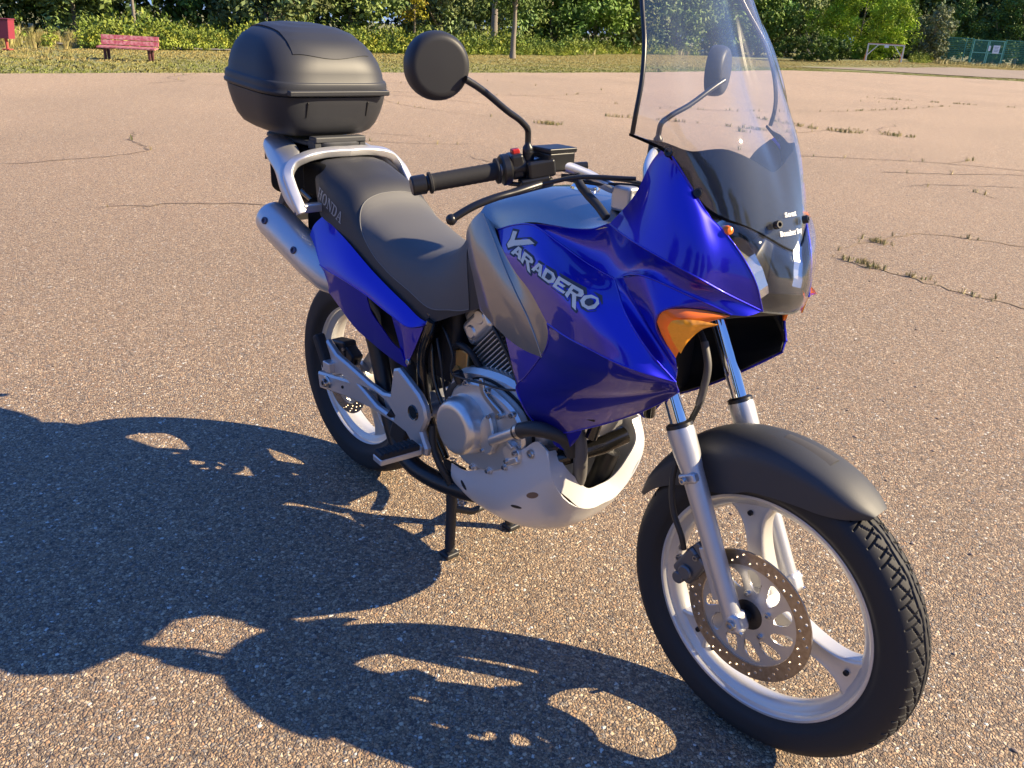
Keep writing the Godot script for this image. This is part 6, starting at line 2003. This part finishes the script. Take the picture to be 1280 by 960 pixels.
func nose() -> void:
	var G := screen_grid()
	var b := MB.new()
	b.shell(G, 0.003, Vector3(1, 0.5, 0))
	var sc := part("windscreen", b.mesh(), M.screen, bike)
	# dark edge trim, right and left
	for s in [0, 1]:
		var e := PackedVector3Array()
		for r in G: e.append(r[0] if s == 0 else r[r.size() - 1])
		b = MB.new()
		b.tube(resample(e, 40, false), 0.0042, 8)
		part("edge_trim", b.mesh(), M.satin, sc)
	# black mounting mask behind the lower screen
	var rows := []
	var n: int = G.size()
	var nv: int = G[0].size()
	for i in 15:
		var row := PackedVector3Array()
		for j in nv:
			var f := absf(j / float(nv - 1) * 2.0 - 1.0)       # 1 at the sides, 0 in the middle
			var lim := lerpf(8.5, 0.5, smoothstep(0.35, 0.97, f))
			var q := lim * i / 14.0
			var k := clampi(int(q), 0, n - 2)
			var p: Vector3 = G[k][j].lerp(G[k + 1][j], q - k)
			row.append(p + Vector3(-0.007, -0.004, 0))
		rows.append(row)
	b = MB.new()
	b.shell(rows, 0.003, Vector3(1, 0.5, 0))
	part("screen_mount", b.mesh(), M.void_black, sc)
	for s in [1.0, -1.0]:
		bolt(sc, Vector3(1.203, 1.184, 0.176 * s), Vector3(0.5, 0.4, s), 0.008, 0.005, M.satin)
		bolt(sc, Vector3(1.256, 1.123, 0.153 * s), Vector3(0.7, 0.3, s), 0.008, 0.005, M.satin)
		bolt(sc, Vector3(1.354, 1.076, 0.046 * s), Vector3(1, 0.4, 0.3 * s), 0.0075, 0.006, M.satin)
	# white lettering on the lower screen
	for line in [["Sout", 1.0835, -0.024, 0.014, 0.0080], ["Bomber Boy", 1.0515, -0.036, 0.036, 0.0115]]:
		var tm := TextMesh.new()
		var sf := SystemFont.new()
		sf.font_names = PackedStringArray(["Droid Serif"])
		sf.font_weight = 700
		tm.font = sf
		tm.text = line[0]
		tm.font_size = 48
		tm.depth = 0.0
		var arr := tm.surface_get_arrays(0)
		var vv: PackedVector3Array = arr[Mesh.ARRAY_VERTEX]
		var lo := Vector3(1e9, 1e9, 0)
		var hi := -lo
		for q in vv: lo = lo.min(q); hi = hi.max(q)
		var ov := PackedVector3Array()
		var on := PackedVector3Array()
		var ou := PackedVector2Array()
		for q in vv:
			var u := (q.x - lo.x) / (hi.x - lo.x)
			var w := (q.y - lo.y) / (hi.y - lo.y)
			ov.append(on_screen(G, line[1] + line[4] * w, lerpf(line[3], line[2], u), 0.0016)); on.append(Vector3(0.9, 0.4, 0)); ou.append(Vector2(u, w))
		b = MB.new()
		b.raw(ov, on, ou, arr[Mesh.ARRAY_INDEX])
		part("screen_lettering", b.mesh(), M.print_white, sc)
	# headlight: clear cover, black shell, two chrome bowls, amber side bulb
	var lamp := P([1.280, 1.083, 0.140, 1.299, 1.069, 0.134, 1.333, 1.029, 0.114, 1.360, 0.979, 0.093, 1.373, 0.931, 0.079])
	var half := []
	var tops := P([1.280, 1.083, 0.140, 1.331, 1.073, 0.105, 1.350, 1.055, 0.068, 1.366, 1.036, 0.034, 1.371, 1.026, 0.000])
	var bots := P([1.373, 0.931, 0.079, 1.380, 0.927, 0.060, 1.387, 0.924, 0.040, 1.391, 0.923, 0.020, 1.392, 0.923, 0.0])
	var mids := P([1.371, 1.026, 0.0, 1.386, 1.000, 0.0, 1.394, 0.968, 0.0, 1.396, 0.942, 0.0, 1.392, 0.923, 0.0])
	var H := coons(tops, bots, lamp, mids, 12, 10, Vector3(0.002, 0.001, 0.0))
	var rowsl := []
	for h in H:
		var r: PackedVector3Array = h.duplicate()
		for k in range(h.size() - 2, -1, -1): r.append(h[k] * Vector3(1, 1, -1))
		rowsl.append(r)
	var L := refine(rowsl, 2, 2)
	b = MB.new()
	b.shell(L, 0.003, Vector3(1, 0.2, 0))
	var hl := part("headlight", b.mesh(), M.lens, bike)
	var shellr := []
	for r in L:
		var o := PackedVector3Array()
		for k in r.size():
			var f := 1.0 - absf(k / float(r.size() - 1) * 2.0 - 1.0)
			o.append(r[k] + Vector3(-0.014 - 0.075 * minf(f * 2.2, 1.0), 0.0, 0))
		shellr.append(o)
	b = MB.new()
	b.shell(shellr, 0.003, Vector3(1, 0.2, 0))
	part("headlight_shell", b.mesh(), M.lamp_inside, hl)
	for s in [1.0, -1.0]:
		b = MB.new()   # faceted side reflector along the edge
		var fr := []
		for k in 11:
			var q := resample(lamp, 12)[k + 1]
			var row := PackedVector3Array()
			for m in 6: row.append(q + Vector3(-0.013 - 0.0022 * m + 0.0014 * (k % 2), -0.004 + 0.001 * m, -0.002 - (0.0125 if s > 0 else 0.0040) * m))
			fr.append(mz(row, s))
		for k in fr.size() - 1:
			for m in 5: b.grid([PackedVector3Array([fr[k][m], fr[k][m + 1]]), PackedVector3Array([fr[k + 1][m], fr[k + 1][m + 1]])], false, false, Vector3(1, 0, 0.5 * s))
		part("side_reflector", b.mesh(), M.reflector, hl)
		b = MB.new()
		b.lathe([Vector2(0, 0.016), Vector2(0.006, 0.014), Vector2(0.009, 0.006), Vector2(0.009, -0.006)], axis(Vector3(1.302, 1.064, 0.122 * s), Vector3(0.8, 0.2, 0.3 * s)), 18)
		part("side_bulb", b.mesh(), M.amber, hl)
	# cover under the nose and inner cockpit
	b = MB.new()
	b.rbox(at(1.17, 1.02, 0), Vector3(0.075, 0.07, 0.12), 0.03)
	part("instrument_pod", b.mesh(), M.flat_black, bike)
	b = MB.new()
	b.shell(refine(sym_rows([P([1.345, 0.930, 0.105, 1.372, 0.925, 0.065, 1.390, 0.917, 0.0]), P([1.30, 0.905, 0.16, 1.31, 0.900, 0.08, 1.32, 0.895, 0.0]), P([1.24, 0.90, 0.15, 1.25, 0.885, 0.08, 1.25, 0.88, 0.0])]), 4, 4), 0.003, Vector3(0, -1, 0))
	part("nose_underside", b.mesh(), M.flat_black, bike)

func on_screen(G: Array, y: float, z: float, lift: float) -> Vector3:   # the point of the screen at that height and side
	var best := 1e9
	var o := Vector3.ZERO
	for i in G.size() - 1:
		for j in G[0].size() - 1:
			var q: Vector3 = G[i][j]
			var d := Vector2(y - q.y, z - q.z)
			if d.length_squared() < best:
				best = d.length_squared()
				var e1: Vector3 = G[i + 1][j] - q
				var e2: Vector3 = G[i][j + 1] - q
				var det := e1.y * e2.z - e1.z * e2.y
				var a := (d.x * e2.z - d.y * e2.y) / det
				var c := (e1.y * d.y - e1.z * d.x) / det
				o = Vector3(q.x + a * e1.x + c * e2.x, y, z)
	return o + Vector3(lift, lift * 0.4, 0)

func bars() -> void:
	var b := MB.new()
	b.tube(cr(P([0.800, 1.083, 0.385, 0.855, 1.106, 0.265, 0.905, 1.125, 0.165, 0.945, 1.105, 0.100, 0.985, 1.078, 0.050, 0.995, 1.072, 0.0, 0.985, 1.078, -0.050, 0.945, 1.105, -0.100, 0.905, 1.125, -0.165, 0.855, 1.106, -0.265, 0.800, 1.083, -0.385])), 0.0112, 16)
	var hb := part("handlebar", b.mesh(), mat(lin(0.66, 0.66, 0.66), 0.28, 0.6, 0.3), bike)
	for s in [1.0, -1.0]:
		var ga := Vector3(0.858, 1.107, 0.258 * s)
		var ge := Vector3(0.802, 1.084, 0.380 * s)
		var d := (ge - ga).normalized()
		b = MB.new()
		var L := ga.distance_to(ge)
		var pr := [Vector2(0.012, -0.004), Vector2(0.0245, -0.004), Vector2(0.0245, 0.0), Vector2(0.017, 0.002)]
		for k in 22: pr.append(Vector2(0.0165 + (0.0006 if k % 2 else 0.0), 0.004 + (L - 0.012) * k / 21.0))
		pr.append(Vector2(0.0205, L - 0.006)); pr.append(Vector2(0.0205, L - 0.002)); pr.append(Vector2(0.012, L))
		b.lathe(pr, axis(ga, d), 28)
		part("grip", b.mesh(), M.rubber, hb)
		b = MB.new()
		b.lathe([Vector2(0, 0.033), Vector2(0.0165, 0.033), Vector2(0.0185, 0.030), Vector2(0.0185, 0.006), Vector2(0.014, 0.003), Vector2(0.014, -0.002)], axis(ge, d), 28)
		part("bar_end", b.mesh(), M.satin, hb)
		# switch housing and throttle drum
		b = MB.new()
		var hx := axis(ga - d * 0.010, -d)
		b.lathe([Vector2(0.01, 0.0), Vector2(0.027, 0.0), Vector2(0.030, 0.003), Vector2(0.030, 0.014), Vector2(0.026, 0.018), Vector2(0.022, 0.020), Vector2(0.022, 0.046), Vector2(0.012, 0.048)], hx, 28)
		b.rbox(Transform3D(hx.basis, hx.origin + hx.basis.y * 0.030 + Vector3(-0.002, 0.004, 0)), Vector3(0.023, 0.014, 0.024), 0.007)
		b.tube(cr(PackedVector3Array([hx.origin + hx.basis.y * 0.012 + Vector3(0.008, -0.026, 0), hx.origin + hx.basis.y * 0.04 + Vector3(0.035, -0.03, 0), hx.origin + hx.basis.y * 0.10 + Vector3(0.07, -0.02, 0), hx.origin + hx.basis.y * 0.19 + Vector3(0.12, -0.03, 0)])), 0.0045, 8)
		part("switch_housing", b.mesh(), M.satin, hb)
		if s > 0:
			b = MB.new()
			b.rbox(Transform3D(hx.basis, hx.origin + hx.basis.y * 0.030 + Vector3(-0.004, 0.030, 0)), Vector3(0.009, 0.008, 0.006), 0.003)
			part("kill_switch", b.mesh(), M.red, hb)
		# master cylinder (clutch perch on the left), lever, mirror clamp
		b = MB.new()
		var px := Vector3(0.894, 1.122, 0.178 * s)
		b.rbox(Transform3D(hx.basis, px + Vector3(0.014, -0.006, 0.012 * s)), Vector3(0.020, 0.028, 0.017), 0.006)
		if s > 0: b.rbox(at(0.905, 1.128, 0.150), Vector3(0.026, 0.019, 0.036), 0.005)
		if s > 0: b.rbox(at(0.905, 1.150, 0.150), Vector3(0.028, 0.005, 0.038), 0.003)
		b.rbox(Transform3D(hx.basis, px + Vector3(0.018, -0.028, 0.028 * s)), Vector3(0.014, 0.030, 0.006), 0.004)
		if s > 0:
			b.tube(PackedVector3Array([Vector3(0.925, 1.116, 0.112), Vector3(0.940, 1.118, 0.088)]), 0.009, 12)
		var mc := part("brake_master_cylinder" if s > 0 else "clutch_perch", b.mesh(), M.satin, hb)
		bolt(mc, px + Vector3(0.018, -0.020, 0.030 * s), Vector3(0.1, 1, 0.1), 0.007, 0.004)
		b = MB.new()
		var lv := cr(mz(P([0.915, 1.090, 0.170, 0.922, 1.086, 0.215, 0.922, 1.078, 0.265, 0.916, 1.070, 0.310, 0.902, 1.055, 0.350, 0.887, 1.034, 0.384]), s), 8)
		var rr := PackedFloat32Array()
		for k in lv.size(): rr.append(0.0115 - 0.0045 * minf(1.0, k / 18.0))
		b.tube(lv, rr, 14, true, 1.25)
		b.lathe([Vector2(0, -0.0105), Vector2(0.006, -0.009), Vector2(0.010, -0.004), Vector2(0.0108, 0.0), Vector2(0.010, 0.004), Vector2(0.006, 0.009), Vector2(0, 0.0105)], axis(Vector3(0.885, 1.031, 0.388 * s), d), 20, 0, TAU, 1.2)
		part("brake_lever" if s > 0 else "clutch_lever", b.mesh(), M.satin, hb)
		# mirror: stem, round housing turned back to the rider, glass
		b = MB.new()
		var st := cr(mz(P([0.890, 1.098, 0.202, 0.886, 1.130, 0.202, 0.884, 1.165, 0.202, 0.885, 1.185, 0.205, 0.890, 1.200, 0.225, 0.900, 1.222, 0.272, 0.910, 1.268, 0.360, 0.911, 1.279, 0.386]), s), 6)
		var sr := PackedFloat32Array()
		for k in st.size(): sr.append(0.0105 if k < 11 else 0.0062)
		b.tube(st, sr, 12)
		b.lathe([Vector2(0.006, -0.02), Vector2(0.0115, -0.02), Vector2(0.0115, 0.03), Vector2(0.006, 0.032)], axis(Vector3(0.888, 1.115, 0.202 * s), Vector3(0, 1, 0)), 6)
		var ms := part("mirror_stem", b.mesh(), M.satin, hb)
		b = MB.new()
		var ma := Vector3(0.93, 0.0, 0.36 * s).normalized()
		var mo := Vector3(0.872, 1.297, 0.416 * s)
		b.lathe([Vector2(0.0, 0.0205), Vector2(0.041, 0.0200), Vector2(0.0465, 0.0190), Vector2(0.0505, 0.0165), Vector2(0.0535, 0.0120), Vector2(0.0560, 0.0050), Vector2(0.0570, -0.006), Vector2(0.0565, -0.016), Vector2(0.055, -0.019), Vector2(0.052, -0.019), Vector2(0.052, -0.015)], axis(mo, ma), 56, 0, TAU, 0.9)
		var mh := part("mirror_housing", b.mesh(), M.mirror_back, ms)
		b = MB.new()
		b.lathe([Vector2(0.0, -0.0155), Vector2(0.052, -0.0155)], axis(mo, ma), 48)
		part("mirror_glass", b.mesh(), M.mirror_glass, ms)
	# cables and brake pipe between bar and nose
	b = MB.new()
	b.tube(cr(P([0.935, 1.108, 0.105, 0.955, 1.092, 0.125, 0.985, 1.075, 0.132, 1.020, 1.056, 0.134, 1.046, 1.040, 0.138])), 0.0085, 12)
	b.tube(cr(P([0.92, 1.10, 0.14, 0.96, 1.10, 0.10, 1.02, 1.095, 0.03, 1.10, 1.08, 0.0])), 0.004, 8)
	b.tube(cr(P([0.92, 1.094, 0.14, 0.965, 1.088, 0.09, 1.03, 1.085, 0.02, 1.10, 1.07, 0.02])), 0.004, 8)
	b.tube(cr(P([0.92, 1.10, -0.14, 0.99, 1.10, -0.12, 1.06, 1.07, -0.08, 1.10, 1.02, -0.05])), 0.005, 8)
	part("control_cables", b.mesh(), M.hose, hb)
	for s in [1.0, -1.0]:
		b = MB.new()
		b.rbox(at(1.010, 1.062, 0.045 * s), Vector3(0.026, 0.026, 0.016), 0.008)
		part("bar_clamp", b.mesh(), M.silver, hb)

func super_ring(c: Vector3, a: float, w: float, e: float, n := 72) -> PackedVector3Array:
	var o := PackedVector3Array()
	for k in n:
		var t := TAU * k / n
		o.append(c + Vector3(signf(cos(t)) * pow(absf(cos(t)), 2.0 / e) * a, 0, signf(sin(t)) * pow(absf(sin(t)), 2.0 / e) * w))
	return o

func top_case() -> void:
	var b := MB.new()
	var build := func(b: MB, levels: Array) -> void:
		var G := []
		for q in levels: G.append(super_ring(Vector3(-0.325 + q[4], 1.035 + minf(q[0] - 1.035, 0.165) * 1.02 + maxf(q[0] - 1.2, 0.0) * 0.90, 0), q[1] * 1.04, q[2] * 1.05, q[3]))
		b.grid(G, false, true)
	# lower tub
	build.call(b, [[1.035, 0.002, 0.002, 2.5, 0.0], [1.035, 0.115, 0.122, 3.4, 0.0], [1.039, 0.136, 0.144, 3.6, 0.0], [1.050, 0.151, 0.162, 3.8, 0.0], [1.070, 0.162, 0.175, 4.0, 0.0], [1.100, 0.171, 0.185, 4.2, 0.0], [1.130, 0.177, 0.191, 4.4, 0.0], [1.150, 0.180, 0.194, 4.4, 0.0], [1.152, 0.178, 0.193, 4.4, 0.0], [1.153, 0.150, 0.16, 4.4, 0.0]])
	var tc := part("top_case", b.mesh(), M.case, bike)
	tc.transform = Transform3D(Basis(), Vector3(-0.14, 1.05, 0)) * Transform3D(Basis(Vector3(0, 0, 1), -0.065), Vector3.ZERO) * Transform3D(Basis(), Vector3(0.14, -1.05, 0))
	b = MB.new()
	build.call(b, [[1.1535, 0.12, 0.13, 4.4, 0.0], [1.1535, 0.181, 0.196, 4.4, 0.0], [1.157, 0.186, 0.201, 4.4, 0.0], [1.164, 0.186, 0.2015, 4.4, 0.0], [1.168, 0.1825, 0.198, 4.4, 0.0], [1.173, 0.184, 0.199, 4.4, 0.0], [1.186, 0.1825, 0.1975, 4.3, 0.0], [1.190, 0.180, 0.195, 4.3, 0.0], [1.192, 0.1755, 0.1905, 4.3, 0.0], [1.215, 0.1735, 0.188, 4.2, -0.002], [1.245, 0.167, 0.181, 4.0, -0.006], [1.275, 0.156, 0.169, 3.7, -0.012], [1.300, 0.140, 0.152, 3.4, -0.018], [1.320, 0.117, 0.129, 3.1, -0.024], [1.333, 0.088, 0.098, 2.8, -0.028], [1.341, 0.048, 0.056, 2.5, -0.028], [1.343, 0.001, 0.001, 2.5, -0.028]])
	var lid := part("case_lid", b.mesh(), M.case, tc)
	# raised panel down the middle of the lid, ending in a curved lip at the front
	var rows := []
	for i in 15:
		var row := PackedVector3Array()
		var w := lerpf(-1.0, 1.0, i / 14.0)
		for k in 19:
			var t := k / 18.0
			var x := lerpf(-0.475, -0.185 + 0.016 * (1.0 - w * w), t)
			row.append(Vector3(x, 0, w * lerpf(0.105, 0.118, t)))
		rows.append(row)
	var lev := [[1.215, 0.1735, 0.188, 4.2, -0.002], [1.245, 0.167, 0.181, 4.0, -0.006], [1.275, 0.156, 0.169, 3.7, -0.012], [1.300, 0.140, 0.152, 3.4, -0.018], [1.320, 0.117, 0.129, 3.1, -0.024], [1.333, 0.088, 0.098, 2.8, -0.028], [1.341, 0.048, 0.056, 2.5, -0.028], [1.343, 0.001, 0.001, 2.5, -0.028]]
	var cut := []
	for row in rows:
		var r := PackedVector3Array()
		for q in row:
			var y := 1.343
			for k in range(lev.size() - 1, 0, -1):
				var inside := func(l) -> float: return pow(absf(q.x + 0.325 - l[4]) / l[1], l[3]) + pow(absf(q.z) / l[2], l[3])
				var fa: float = pow(inside.call(lev[k]), 1.0 / lev[k][3])
				var fb: float = pow(inside.call(lev[k - 1]), 1.0 / lev[k - 1][3])
				if fb <= 1.0 and fa > 1.0:
					y = lerpf(lev[k - 1][0], lev[k][0], (1.0 - fb) / maxf(fa - fb, 1e-6))
					break
			r.append(Vector3(-0.325 + (q.x + 0.325) * 1.04, 1.035 + minf(y - 1.035, 0.165) * 1.02 + maxf(y - 1.2, 0.0) * 0.90 + 0.005, q.z * 1.05))
		cut.append(r)
	b = MB.new()
	b.shell(refine(cut, 2, 2), 0.012, Vector3(0, 1, 0))
	part("lid_panel", b.mesh(), M.case, lid)
	b = MB.new()   # front hinge lip and slots
	b.rbox(at(-0.132, 1.167, 0), Vector3(0.010, 0.0075, 0.166), 0.004)
	part("hinge_lip", b.mesh(), M.case, tc)
	for s in [1.0, -1.0]:
		b = MB.new()
		b.rbox(at(-0.147, 1.120, 0.100 * s, Basis(Vector3(0, 0, 1), -0.26)), Vector3(0.004, 0.022, 0.0028), 0.002)
		part("front_slot", b.mesh(), M.flat_black, tc)
	b = MB.new()   # lock at the rear
	b.rbox(at(-0.518, 1.168, 0), Vector3(0.014, 0.030, 0.045), 0.008)
	part("lock_catch", b.mesh(), M.satin, tc)
	# mounting plate between case and rail
	b = MB.new()
	b.plate(smooth2(P2([-0.435, 0.06, -0.42, 0.088, -0.34, 0.096, -0.22, 0.092, -0.150, 0.080, -0.122, 0.05, -0.120, 0.0, -0.122, -0.05, -0.150, -0.080, -0.22, -0.092, -0.34, -0.096, -0.42, -0.088, -0.435, -0.06]), 4), Transform3D(Basis(Vector3(1, 0, 0), PI / 2), Vector3(0, 1.030, 0)), 0.014, 0.004)
	for s in [1.0, -1.0]: b.rbox(at(-0.150, 1.022, 0.076 * s), Vector3(0.020, 0.014, 0.012), 0.005)
	b.rbox(at(-0.146, 1.036, 0), Vector3(0.020, 0.009, 0.086), 0.005)
	for z in [-0.03, 0.02, 0.05]: b.rbox(at(-0.165, 1.018, z), Vector3(0.012, 0.012, 0.006), 0.002)
	part("case_mount", b.mesh(), M.plastic, bike)
